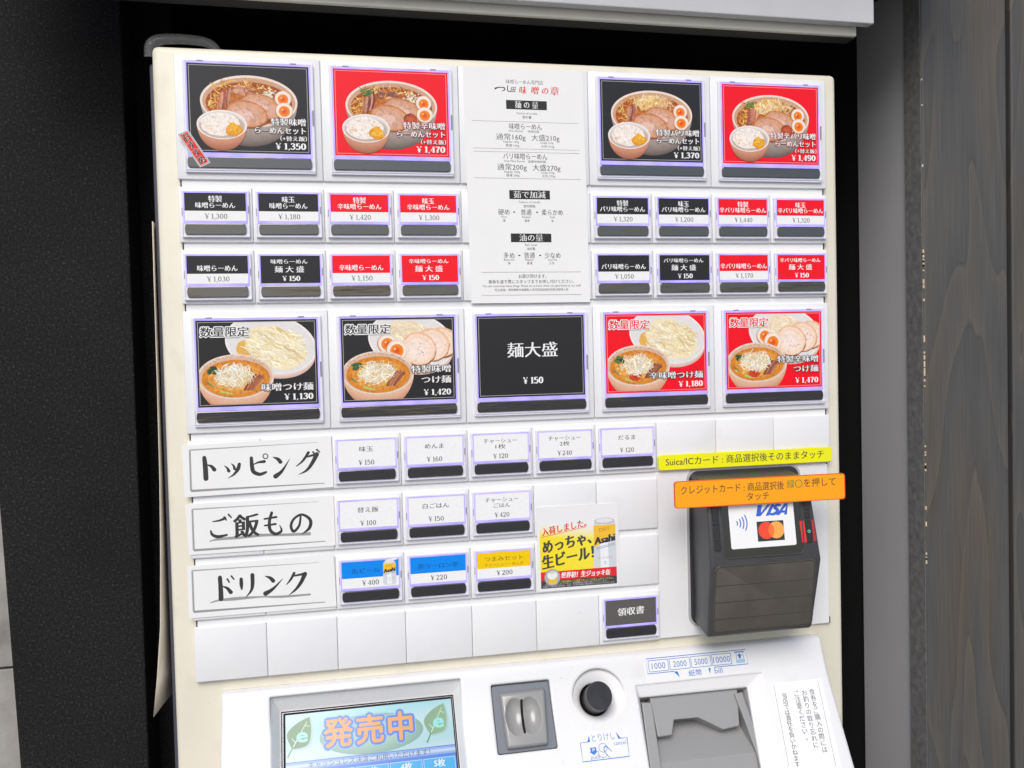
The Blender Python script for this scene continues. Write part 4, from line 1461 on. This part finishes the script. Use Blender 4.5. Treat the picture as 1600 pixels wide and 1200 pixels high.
# ------------------------------------------------------------------ notices and stickers (each a thing)
def sheet(fr, pts, h0, h1, name, label, cat, m, group=None, bev=0.0):
    """thin solid backing for a sheet of paper"""
    bm = bmesh.new()
    prism(bm, fr, pts, h0, h1, bev, 1)
    o = obj(name, bm, m)
    return tag(o, label, cat, group)
M_sheet = mat("white_paper", (.79, .79, .785), .6, vary=.015, vscale=30)

# tall noodle notice
W_, H_ = 92.4, 175.6
POS = Fr((.2036, 0, -.0006), (1, 0, -.001), (.0115, 0, -1), (0, -1, 0))
nt_ = sheet(POS, quad(0, 0, W_, H_), .15, .75, "notice_poster", "tall white paper notice about noodle portions between the ramen buttons", "notice", M_sheet)
F = Flat(POS, .78, .0015, tr=lambda u, v: (u * W_, v * H_))
P_ = (.045, .045, .045)
def ptx(F, body, u, v, em, width, col=P_, off=-.014, sm=.03, **k):
    vs, fs = glyphs(body, off, 2)
    F.text(body, u * 1.0, v, em, col, width, 'C', offset=off, smear=sm, copies=2, **k)
F.tr = lambda a, b: (a, b)
def T(body, u, v, em, wfrac, col=P_, off=-.014, sm=.03, align='C', **k):
    F.text(body, u * W_, v * H_, em, col, wfrac * W_, align, offset=off, smear=sm, copies=2, **k)
def ln(v, a=.06, b=.95):
    F.rect(a * W_, v * H_ - .12, b * W_, v * H_ + .12, (.35, .33, .31))
T("味噌らーめん専門店", .505, .058, 3.6, .31)
F.stroke([(.255 * W_, .090 * H_), (.29 * W_, .084 * H_), (.335 * W_, .085 * H_), (.335 * W_, .094 * H_), (.31 * W_, .1 * H_)], [1.4, .7, .8, .8, .2], (.02, .02, .02))
F.stroke([(.365 * W_, .073 * H_), (.362 * W_, .095 * H_), (.38 * W_, .100 * H_), (.39 * W_, .094 * H_)], [.5, .7, .5, .2], (.02, .02, .02))
F.text("田", .408 * W_, .091 * H_, 4.6, (.02, .02, .02), 3.4, 'C', skew=.2, smear=.03, copies=2)
for ch, u, e_ in (("味", .490, 6.2), ("噌", .590, 6.4), ("の", .675, 6.0), ("章", .755, 7.2)):
    F.text(ch, u * W_, .092 * H_, e_, (.66, .022, .012), None, 'C', offset=-.01, smear=.06, skew=.15)
for (y0, y1), s_, wd in (((.136, .174), "麺 の 量", .195), ((.518, .556), "茹で加減", .27), ((.703, .740), "油の量", .20)):
    F.rect(.345 * W_, y0 * H_, .685 * W_, y1 * H_, (.012, .012, .012))
    F.text(s_, .515 * W_, (y0 + y1) / 2 * H_, 5.9, WHITE, wd * W_, 'C', offset=-.013, smear=.05)
TG = (.20, .20, .20)
T("Portion of noodle", .515, .190, 2.3, .17, TG, 0, 0)
T("面的量", .515, .207, 2.3, .075, TG, 0, 0)
ln(.227)
T("味噌らーめん", .50, .247, 5.2, .275)
T("Miso Ramen", .42, .266, 2.0, .12, TG, 0, 0)
T("味噌拉面", .565, .267, 2.0, .095, TG, 0, 0)
T("通常160g", .375, .292, 5.4, .245)
T("大盛210g", .665, .293, 5.4, .235)
T("Regular 160g", .375, .312, 2.0, .13, TG, 0, 0)
T("Large 210g", .675, .313, 2.0, .11, TG, 0, 0)
T("普通 160g", .385, .328, 2.2, .11, TG, 0, 0)
T("大份 210g", .68, .329, 2.2, .11, TG, 0, 0)
ln(.342)
ln(.356)
T("バリ味噌らーめん", .49, .374, 5.2, .37)
T("Rich Miso Ramen", .40, .394, 2.0, .17, TG, 0, 0)
T("滋厚味噌拉面", .585, .395, 2.0, .15, TG, 0, 0)
T("通常200g", .375, .420, 5.4, .245)
T("大盛270g", .665, .421, 5.4, .235)
T("Regular 200g", .375, .440, 2.0, .13, TG, 0, 0)
T("Large 270g", .675, .441, 2.0, .11, TG, 0, 0)
T("普通 200g", .38, .455, 2.2, .11, TG, 0, 0)
T("大份 270g", .68, .456, 2.2, .11, TG, 0, 0)
ln(.468)
T("Texture of noodle", .51, .568, 2.2, .18, TG, 0, 0)
T("面的硬度", .51, .586, 2.2, .10, TG, 0, 0)
for b_, u, wd in (("硬め", .295, .095), ("・", .38, .02), ("普通", .48, .09), ("・", .572, .02), ("柔らかめ", .70, .18)):
    T(b_, u, .612, 5.0, wd)
for b_, u, wd in (("Firm", .295, .045), ("Medium", .48, .07), ("Soft", .70, .04)):
    T(b_, u, .632, 2.0, wd, TG, 0, 0)
for b_, u in (("硬", .295), ("普通", .485), ("软", .70)):
    T(b_, u, .648, 2.1, .02 * len(b_), TG, 0, 0)
T("Rich Level", .51, .751, 2.2, .10, TG, 0, 0)
T("油的量", .51, .768, 2.2, .07, TG, 0, 0)
for b_, u, wd in (("多め", .325, .09), ("・", .41, .02), ("普通", .495, .09), ("・", .585, .02), ("少なめ", .69, .135)):
    T(b_, u, .797, 5.0, wd)
for b_, u, wd in (("Extra Fat", .325, .085), ("Regular", .495, .07), ("Less Fat", .69, .075)):
    T(b_, u, .815, 2.0, wd, TG, 0, 0)
for b_, u, n_ in (("多", .325, 1), ("普通", .495, 2), ("少许", .68, 2)):
    T(b_, u, .830, 2.1, .022 * n_, TG, 0, 0)
ln(.868, .09, .93)
T("お選び頂けます。", .515, .886, 3.2, .235)
T("食券を渡す際にスタッフまでお申し付けください。", .505, .909, 3.2, .72)
T("You can customize these things. Please let us know when you give ticket to our staff.", .51, .9265, 2.3, .83, TG, 0, 0)
T("可以选择。请把餐券交给服务人员并把您选择好的告诉服务人员", .505, .944, 2.1, .62, TG, 0, 0)
ln(.966, .09, .93)
F.build("lettering", M_paper, nt_)

# three brush-lettered headings
BR = {
 'topping': [([(11.5, 282.8), (12.0, 290.4), (12.1, 297.6)], [2.85, 3.42, 3.42]), ([(12.9, 287.8), (16.0, 289.0), (18.0, 291.5)], [.57, 1.99, 2.85]),
   ([(25.1, 289.2), (26.8, 290.9), (27.8, 293.0)], [.57, 1.42, 2.28]), ([(29.7, 287.9), (31.2, 289.5), (31.8, 291.7)], [.57, 1.42, 1.99]),
   ([(35.1, 288.4), (34.1, 291.8), (31.1, 295.7), (27.0, 298.1)], [2.28, 2.56, 1.42, .28]), ([(43.5, 284.4), (43.8, 290.7), (44.8, 294.4), (48.9, 296.4), (53.3, 295.1)], [2.28, 2.85, 2.85, 2.42, 1.71]),
   ([(44.6, 289.3), (48.2, 287.8), (52.3, 287.4)], [.57, 1.42, 2.28]), ([(58.5, 284.5), (61.7, 286.0), (63.5, 288.2)], [.57, 2.28, 2.85]),
   ([(59.9, 298.4), (64.6, 294.6), (70.0, 286.4)], [3.42, 1.99, .28]), ([(83.4, 282.3), (79.3, 288.1), (74.6, 291.9)], [1.99, 1.57, .57]),
   ([(81.7, 285.5), (89.3, 283.8)], [1.14, 1.99]), ([(89.3, 283.8), (85.7, 290.3), (81.7, 295.2), (76.1, 298.0)], [3.13, 2.56, 1.71, .28]),
   ([(86.6, 282.1), (88.0, 283.9)], [1.28, 1.0]), ([(89.4, 280.5), (91.2, 282.3)], [1.28, 1.0])],
 'drink': [([(19.2, 368.7), (19.5, 376.4), (19.5, 383.9)], [2.85, 3.13, 3.42]), ([(20.7, 375.1), (23.8, 376.6), (26.3, 379.8)], [.57, 1.99, 2.85]),
   ([(24.2, 370.1), (25.5, 372.6)], [1.28, 1.0]), ([(27.1, 368.2), (28.7, 370.6)], [1.28, 1.0]), ([(33.7, 370.8), (33.7, 374.8), (33.9, 378.2)], [2.28, 2.56, 1.14]),
   ([(41.5, 368.5), (41.4, 375.4), (40.1, 380.0), (36.1, 384.6)], [2.85, 2.56, 1.71, .28]), ([(50.4, 370.0), (53.9, 371.6), (55.8, 373.8)], [.57, 2.28, 2.85]),
   ([(50.2, 382.6), (55.7, 379.4), (62.5, 372.7)], [3.42, 1.99, .28]), ([(70.6, 369.3), (68.0, 373.8), (65.0, 377.2)], [1.99, 1.57, .57]),
   ([(70.2, 371.3), (78.4, 370.2)], [1.14, 1.99]), ([(78.2, 370.4), (75.2, 376.4), (71.2, 381.4), (66.3, 385.1)], [3.13, 2.56, 1.71, .28])],
 'rice': [([(15.6, 328.4), (20.3, 327.9), (24.1, 326.5)], [.71, 1.42, 1.99]), ([(14.1, 334.9), (15.2, 337.8), (19.0, 339.4), (25.0, 338.5)], [1.14, 1.99, 2.28, 1.42]),
   ([(23.6, 325.6), (24.9, 327.9)], [1.28, 1.0]), ([(26.5, 324.0), (28.4, 326.3)], [1.28, 1.0]),
   ([(56.3, 324.5), (54.5, 331.0), (55.0, 337.1), (58.7, 340.0), (62.7, 338.0), (61.6, 333.9)], [1.99, 2.14, 2.28, 2.28, 1.71, .57]),
   ([(51.1, 328.7), (59.4, 327.8)], [1.28, 1.57]), ([(51.3, 333.5), (58.8, 332.8)], [1.28, 1.57]),
   ([(76.5, 328.1), (75.2, 335.0), (71.2, 339.0), (69.5, 334.7), (71.9, 329.7), (77.5, 327.1), (83.1, 331.2), (82.4, 337.1), (77.1, 341.3)], [1.42, 1.71, 1.99, 1.99, 1.71, 1.71, 2.28, 2.28, .43])],
}
HEADS = [
 ('topping', [(-3.6, 273.6), (99.8, 270.9), (100.4, 308.4), (-2.6, 310.1)], ((1.9, 276.9), (90.5, 275.3), (1.8, 305.8), (94.1, 305.2)), None, "white paper heading beside the topping buttons, topmost of three"),
 ('rice', [(-2.5, 315.4), (100.2, 314.5), (100.5, 351.2), (-1.2, 351.2)], ((2.2, 318.9), (89.8, 318.4), (2.2, 348.0), (93.5, 347.6)), [(13.0, 342.5), (19.3, 341.0), (30.0, 341.2), (49.0, 340.0), (63.1, 340.9), (83.2, 341.3)], "white paper heading beside the rice buttons, middle of three"),
 ('drink', [(-2.9, 359.2), (99.0, 357.7), (100.0, 395.9), (-2.5, 396.3)], ((.7, 362.4), (88.5, 362.8), (.7, 391.8), (92.2, 392.1)), [(12.1, 386.4), (17.8, 385.0), (28.5, 384.8), (47.6, 384.6), (61.7, 385.7), (81.9, 385.9)], "white paper heading beside the drink buttons, lowest of three")]
rr = random.Random(5)
for key, pts, (a, b, c_, d), ul, lab in HEADS:
    o = sheet(FACE, pts, .2, .7, "heading_card", lab, "heading card", M_sheet, "brush lettered heading cards")
    F = Flat(FACE, .72, .0015)
    G_ = (.30, .30, .30)
    F.stroke([a, b], [1.0, .25], (.36, .36, .36), 1)
    F.stroke([a, c_], [1.25, 1.4], (.33, .33, .34), 1)
    F.stroke([c_, d], [1.7, .6], (.28, .28, .28), 1)
    if ul:
        for k in range(7):
            x0 = rr.uniform(0, .8) if k else 0
            q = [(p[0], p[1] + rr.uniform(-.35, .35)) for p in ul]
            i0 = rr.randint(0, 3) if k else 0
            i1 = rr.randint(i0 + 2, 6) if k else 6
            F.stroke(q[i0:i1], [.5] + [rr.uniform(.8, 2.1) for _ in q[i0 + 1:i1]], (.30, .30, .30), 4)
    for p, wl in BR[key]:
        F.stroke(p, wl, (.028, .028, .03), 6)
        # rounded stroke ends
        F.poly(ell(p[-1][0], p[-1][1], wl[-1] * .5, wl[-1] * .5, 12), (.028, .028, .03))
        F.poly(ell(p[0][0], p[0][1], wl[0] * .5, wl[0] * .5, 12), (.028, .028, .03))
    if key == 'topping':
        rg = ell(53.3, 283.6, 1.7, 1.7, 20)
        F.stroke(rg + [rg[0]], .7, (.028, .028, .03), 1, closed=True)
    if key == 'rice':
        F.text("飯", 38.6, 333.0, 18.0, (.028, .028, .03), 18.2, 'C', offset=.004, smear=.05, skew=.06, rot=3, res=4)
    F.build("lettering", M_paper, o)

# small advert in a clear sleeve
BE = Fr((.2538, 0, -.3448), (1, 0, -.004), (.004, 0, -1), (0, -1, 0))
bp_ = sheet(BE, rrect(-2.2, -12.6, 63.2, 52.6, 1.5, 3), .15, .6, "drink_advert", "yellow and red drink advert in a clear sleeve on the blank plates", "advert", mat("clear_sleeve", (.78, .78, .785), .16, coat=.2, bump=.25, bscale=70))
F = Flat(BE, .64, .0015)
AW, AH = 60.8, 50.2
F.grid(0, 0, AW, AH, lambda u, v: tuple(a + (b - a) * min(1, max(0, (v - .02 - .10 * u) * 5)) for a, b in zip((.80, .80, .78), (.88, .70 + .06 * u, .01 + .05 * u))), 10, 24)
F.text("入荷しました。", 19.5, 4.2, 6.6, (.70, .01, .015), 36, 'C', offset=.006, smear=.04, rot=9, skew=.1)
F.stroke([(.5, 10.8), (36.5, 4.6)], .35, (.68, .01, .015))
DG = (.055, .055, .05)
F.text("めっちゃ、", 21.5, 15.8, 11.0, DG, 39.5, 'C', offset=.012, smear=.06, rot=9, skew=.12)
F.text("生ビール！", 22.0, 27.4, 11.5, DG, 42.0, 'C', offset=.012, smear=.06, rot=9, skew=.12)
F.clip = (0, -2, AW, 40.5)
draw_can(F, 42.4, -4.5, 18.6, 46, False)
F.clip = None
F.poly([(0, 37.6), (AW, 37.0), (AW, 45.0), (0, 44.4)], (.74, .015, .025))
F.poly([(0, 44.4), (AW, 44.0), (AW, AH), (0, AH)], (.05, .05, .052))
F.text("世界初！生ジョッキ缶", 35.8, 40.9, 4.9, WHITE, 39.5, 'C', offset=.012, smear=.05, skew=.15)
F.text("この缶は飲みごろ温度でおいしくお召し上がりください。", 36, 45.7, 1.9, (.80, .66, .06), 44, 'C')
F.text("お酒は二十歳になってから。飲酒運転は法律で禁止されています。", 28, 47.4, 1.4, (.6, .6, .6), 50, 'C')
F.text("妊娠中や授乳期の飲酒は、胎児・乳児の発育に悪影響を与えるおそれがあります。", 30.5, 49.0, 1.4, (.6, .6, .6), 58, 'C')
F.poly(ell(9.0, 42.0, 6.3, 6.5, 32), (.30, .30, .31))
F.poly(ell(9.0, 42.0, 5.8, 6.0, 32), (.42, .42, .43))
F.poly([(5.6, 42.2), (12.6, 42.2), (12.0, 47.2), (6.4, 47.2)], (.80, .50, .05))
F.poly(blob(9.0, 40.4, 4.0, 3.2, random.Random(2), 18, .06), (.80, .80, .77))
F.poly(ell(9.0, 38.2, 2.6, .9, 18), (.62, .62, .6))
F.build("advert_print", M_lamin, bp_)

# yellow strip and orange strip
YF = Fr((.3503, -.0010, -.2968), (1, 0, .0012), (0, 0, -1), (0, -1, 0))
yl = sheet(YF, rrect(0, 0, 149.6, 12.0, 2.4, 4), 0, 1.4, "yellow_label", "long yellow label above the card reader", "label", mat("yellow_fluorescent_sheet", (.80, .80, .002), .5), bev=.2)
F = Flat(YF, 1.45, .0015)
F.text("Suica/ICカード : 商品選択後そのままタッチ", 6.0, 5.6, 7.2, (.04, .04, .03), 136.5, 'L', smear=.012, copies=2, res=3)
F.build("lettering", M_paper, yl)
OF = Fr((.3476, -.0400, -.3123), (1, 0, -.0045), (.012, 0, -1), (0, -1, .0))
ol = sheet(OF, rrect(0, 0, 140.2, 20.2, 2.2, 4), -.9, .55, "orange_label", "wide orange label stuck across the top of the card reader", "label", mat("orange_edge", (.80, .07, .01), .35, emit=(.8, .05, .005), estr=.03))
F = Flat(OF, .58, .0015)
F.poly(rrect(.55, .5, 139.4, 19.6, 2.0, 4), (.93, .36, .0))
F.text("クレジットカード : 商品選択後", 5.2, 6.9, 7.0, (.06, .035, .02), 83.5, 'L', smear=.01, copies=2, res=3)
F.text("緑〇", 91.0, 6.4, 7.0, (.07, .20, .04), 13.0, 'L', smear=.01, copies=2, res=3)
F.text("を押して", 105.2, 6.1, 7.0, (.06, .035, .02), 27.0, 'L', smear=.01, copies=2, res=3)
F.text("タッチ", 67.0, 14.2, 6.6, (.06, .035, .02), 18.4, 'C', smear=.01, copies=2, res=3)
F.build("lettering", M_paper, ol)

# slanted red sticker
ST = Fr((.0016, -.0033, -.0568), (6.9, 0, 3.3), (14.2, 0, -22.3), (0, -1, 0))
st = sheet(ST, quad(0, 0, 7.8, 26.6), 0, .35, "recommendation_sticker", "slanted red sticker with white border on the top left button", "sticker", mat("sticker_white", (.78, .78, .76), .4))
F = Flat(ST, .38, .0015)
F.frame(.4, .4, 7.4, 26.2, .35, (.03, .03, .03))
F.rect(1.05, 1.1, 6.75, 25.5, (.70, .012, .016))
for ch, y in (("お", 4.2), ("す", 10.2), ("す", 16.2), ("め", 22.3)):
    F.text(ch, 3.9, y, 6.2, (.012, .008, .008), 4.9, 'C', smear=.06, outline=(.8, .70, .62), ow=.16)
F.build("lettering", M_paper, st)

# warning notice at lower right
WN = sheet(LOW, [(436.2, 1.9), (480.2, 2.4), (475.8, 75), (432.0, 75)], .12, .35, "warning_notice", "narrow white notice in vertical writing on the console", "notice", M_sheet)
F = Flat(LOW, .38, .0015)
F.stroke([(438.1, 5), (433.4, 65)], .3, (.12, .12, .13), 1)
F.stroke([(476.4, 5.4), (471.7, 69)], .3, (.12, .12, .13), 1)
def vert(s_, x0, y0, x1, y1, em):
    n = len(s_)
    for i, ch in enumerate(s_):
        t = i / max(1, n - 1)
        F.text(ch, x0 + (x1 - x0) * t, y0 + (y1 - y0) * t, em, (.13, .13, .14), None, 'C', smear=.02, copies=2)
vert("食券をご購入の際には", 468.9, 13.6, 466.3, 56.6, 5.0)
vert("お釣りの取り忘れに", 462.3, 13.6, 460.0, 52.6, 5.0)
vert("ご注意ください。", 455.5, 13.6, 453.8, 46.5, 5.0)
vert("当店では責任を負いかねます", 444.7, 14.2, 440.7, 64.4, 4.6)
F.build("lettering", M_paper, WN)

# ------------------------------------------------------------------ card reader
TERM = thing("card_terminal", "charcoal contactless card reader mounted at the right of the machine", "card reader", (.42, 0, -.435))
bm = bmesh.new()
outer, inner = rrect(374.4, 309.2, 473.0, 435.2, 9, 8), rrect(376.2, 311.0, 471.2, 433.6, 8, 8)
for pts, h0, h1 in ((outer, -1.5, -.35),):
    prism(bm, FACE, pts, h0, h1)
obj("mounting_bezel", bm, M_chrome, TERM)
bm = bmesh.new()
prism(bm, FACE, inner, -.3, .3)
obj("mounting_gasket", bm, M_slit, TERM)
bm = bmesh.new()
YZ = [(.002, -.3125), (-.030, -.3165), (-.0330, -.320), (-.0419, -.3773), (-.0419, -.3790), (-.0345, -.4320), (-.031, -.4345), (.002, -.430)]
xl = [377.5, 376.6, 376.4, 374.8, 374.8, 374.6, 375.4, 378.5]
xr = [462.0, 461.2, 462.2, 466.2, 466.2, 462.2, 461.4, 464.0]
Lv = [bm.verts.new((a * .001, y, z)) for a, (y, z) in zip(xl, YZ)]
Rv = [bm.verts.new((a * .001, y, z)) for a, (y, z) in zip(xr, YZ)]
n = len(YZ)
bm.faces.new(Lv)
bm.faces.new(Rv[::-1])
for i in range(n):
    j = (i + 1) % n
    bm.faces.new((Lv[j], Lv[i], Rv[i], Rv[j]))
bmesh.ops.recalc_face_normals(bm, faces=bm.faces)
es = [e for e in bm.edges if e.calc_face_angle(0) > R(20)]
bmesh.ops.bevel(bm, geom=es, offset=.0022, segments=4, affect='EDGES', profile=.5)
obj("housing", bm, M_term, TERM, smooth=35)
bm = bmesh.new()
prism(bm, TU, rrect(386.8, -1, 452.4, 53.0, 4.5, 5), -.6, .25)
scn = obj("reader_screen", bm, M_termgloss, TERM)
bm = bmesh.new()
o_, i_ = rrect(386.2, -1, 453.0, 53.8, 5, 5), rrect(387.2, 0, 452.0, 52.6, 4, 5)
for k in range(len(o_)):
    j = (k + 1) % len(o_)
    prism(bm, TU, [o_[k], o_[j], i_[j], i_[k]], -.4, .5)
obj("screen_rim", bm, M_term, scn)
bm = bmesh.new()
for y0, y1 in ((11, 25), (26.5, 28), (29.5, 40), (41, 47)):
    prism(bm, TU, rrect(379.2, y0, 384.2, y1, 1.0, 3), -.4, .5, .3, 1)
prism(bm, TU, rrect(378.6, 8, 384.8, 48, 1.8, 3), -.4, .08, mi=1)
obj("side_keys", bm, [M_rubber, M_slit], TERM)
bm = bmesh.new()
for y0, y1 in ((8, 21), (22.5, 27), (28.5, 45.5)):
    prism(bm, TU, rrect(455.2, y0, 459.8, y1, 1.0, 3), -.4, .6, .3, 1)
prism(bm, TU, rrect(454.6, 6, 460.2, 46.4, 1.8, 3), -.4, .08, mi=1)
ky = obj("side_keys", bm, [M_rubber, M_slit], TERM)
F = Flat(TU, .66, .01)
F.poly(ell(457.5, 37.0, 1.25, 1.25, 20), (.10, .62, .32))
F.poly(ell(457.5, 37.0, .7, .7, 16), (.01, .02, .015))
F.build("green_mark", M_lamin, ky)
F = Flat(TU, .30, .02)
F.poly([(450.2, 28.8), (454.2, 28.7), (455.2, 45.0), (451.2, 45.2)], (.72, .012, .012))
F.poly([(460.3, 28.6), (462.2, 28.6), (463.4, 44.8), (460.6, 44.9)], (.36, .012, .02))
F.build("red_tape", M_lamin, TERM)
# logo card on the reader screen
F = Flat(TU, .45, .002)
F.poly(rrect(392.5, -2, 446.2, 46.5, 1.4, 4), (.80, .80, .80))
VB = (.015, .10, .56)
def vz(pts):
    F.poly([(413.9 + 26.2 * (u + .17 * v), 23.2 - 8.6 * v) for u, v in pts], VB)
vz([(-.06, 1), (.08, 1), (.14, .30), (.25, 1), (.36, 1), (.17, 0), (.03, 0)])
vz([(.375, 1), (.48, 1), (.435, 0), (.33, 0)])
F.stroke([(413.9 + 26.2 * (u + .17 * v), 23.2 - 8.6 * v) for u, v in ((.70, .83), (.61, .90), (.53, .80), (.54, .64), (.64, .48), (.65, .26), (.55, .10), (.44, .16))], [2.0, 2.0, 2.3, 2.5, 2.6, 2.4, 2.0, 1.9], VB, 5)
vz([(.66, 0), (.77, 0), (.80, .18), (.91, .18), (.915, 0), (1.01, 0), (.90, 1), (.795, 1)])
F.poly([(413.9 + 26.2 * (u + .17 * v), 23.2 - 8.6 * v) for u, v in ((.815, .38), (.895, .38), (.875, .76))], (.80, .80, .80))
for k, rad in enumerate((3.4, 6.0, 8.6, 11.2)):
    F.stroke(ell(395.6, 27.4, rad, rad, 14, -32, 32), [.7] + [1.0] * 13 + [.7], (.05, .15, .55), 1)
F.rect(414.6, 27.2, 436.8, 42.2, (.016, .016, .017))
F.poly(ell(422.2, 34.2, 6.6, 6.4, 36), (.80, .045, .012))
F.poly(ell(430.4, 34.2, 6.6, 6.4, 36), (.88, .36, .06))
mid_ = [p for p in ell(422.2, 34.2, 6.6, 6.4, 60) if p[0] >= 426.3] 
mid2 = [p for p in ell(430.4, 34.2, 6.6, 6.4, 60) if p[0] <= 426.3]
mid_.sort(key=lambda p: p[1])
mid2.sort(key=lambda p: -p[1])
F.poly(mid_ + mid2, (.84, .15, .012))
F.build("logo_card", M_lamin, TERM)
# smoky keypad flap
bm = bmesh.new()
fp = [(378.8, -1.0), (461.2, -1.0)]
prism(bm, TV, rrect(378.2, -.6, 461.4, 53.2, 4, 5), -.5, .7, .5, 2)
fl_ = obj("keypad_cover", bm, M_flap, TERM, smooth=35)
bm = bmesh.new()
for y0, sl in ((14.8, .35), (28.2, .2), (41.6, .0)):
    prism(bm, TV, [(379.6, y0), (460.4, y0 + sl), (460.4, y0 + sl + .35), (379.6, y0 + .6)], .6, .73)
o_, i_ = rrect(378.8, .0, 460.8, 52.6, 3.6, 5), rrect(379.4, .6, 460.2, 52.0, 3.2, 5)
for k in range(len(o_)):
    j = (k + 1) % len(o_)
    prism(bm, TV, [o_[k], o_[j], i_[j], i_[k]], .6, .76)
obj("cover_seams", bm, M_slit, fl_)

# ------------------------------------------------------------------ sheet of paper hanging on the machine's left flank
bm = bmesh.new()
rows = [(-.112, .0218, .0), (-.16, .0222, .0), (-.23, .0226, .0), (-.30, .0233, .0), (-.353, .0246, .0), (-.41, .0267, .0), (-.447, .0302, -.0), (-.4755, .0338, 0)]
top = []
for k, (z, xo, _) in enumerate(rows):
    t = k / (len(rows) - 1)
    a = Vector((-.0222, .045, z + (.012 if k == len(rows) - 1 else 0)))
    b_ = Vector((-xo - .0004, .030, z))
    mid_ = (a + b_) / 2 + Vector((-.0004, 0, 0))
    top.append([bm.verts.new(a), bm.verts.new(mid_), bm.verts.new(b_)])
for r0, r1 in zip(top, top[1:]):
    for i in range(2):
        bm.faces.new((r0[i], r0[i + 1], r1[i + 1], r1[i]))
hs = obj("hanging_paper", bm, mat("beige_paper", (.66, .60, .51), .7, vary=.03), smooth=60)
sm = hs.modifiers.new("thickness", 'SOLIDIFY')
sm.thickness = .0005
tag(hs, "beige paper sheet curling away from the machine's left flank", "paper")

# clear plastic strip behind the top left corner
bm = bmesh.new()
pts = spline([(-19.5, 6.0), (-19.0, 14.5), (-14.0, 18.6), (-1.4, 20.0), (14.0, 19.4), (22.0, 17.4), (27.5, 12.0)], 8)
rows_ = []
for i, (x, z) in enumerate(pts):
    a = pts[max(0, i - 1)]
    b_ = pts[min(len(pts) - 1, i + 1)]
    dx, dz = b_[0] - a[0], b_[1] - a[1]
    l = math.hypot(dx, dz)
    nx_, nz_ = -dz / l, dx / l
    wv = 4.2 - 1.6 * i / len(pts)
    rows_.append([bm.verts.new((.001 * (x + nx_ * wv * s_), .03 + .001 * c_, .001 * (z + nz_ * wv * s_))) for s_, c_ in ((-1.1, 0), (-.5, -1.2), (.5, -1.2), (1, 0))])
for r0, r1 in zip(rows_, rows_[1:]):
    for i in range(3):
        bm.faces.new((r0[i], r0[i + 1], r1[i + 1], r1[i]))
ps = obj("plastic_strip", bm, mat("cloudy_clear_plastic", (.30, .30, .31), .35, alpha=.2, coat=.5), smooth=60)
sm = ps.modifiers.new("thickness", 'SOLIDIFY')
sm.thickness = .0006
tag(ps, "cloudy clear plastic strip bent over the machine's top left corner", "plastic strip")
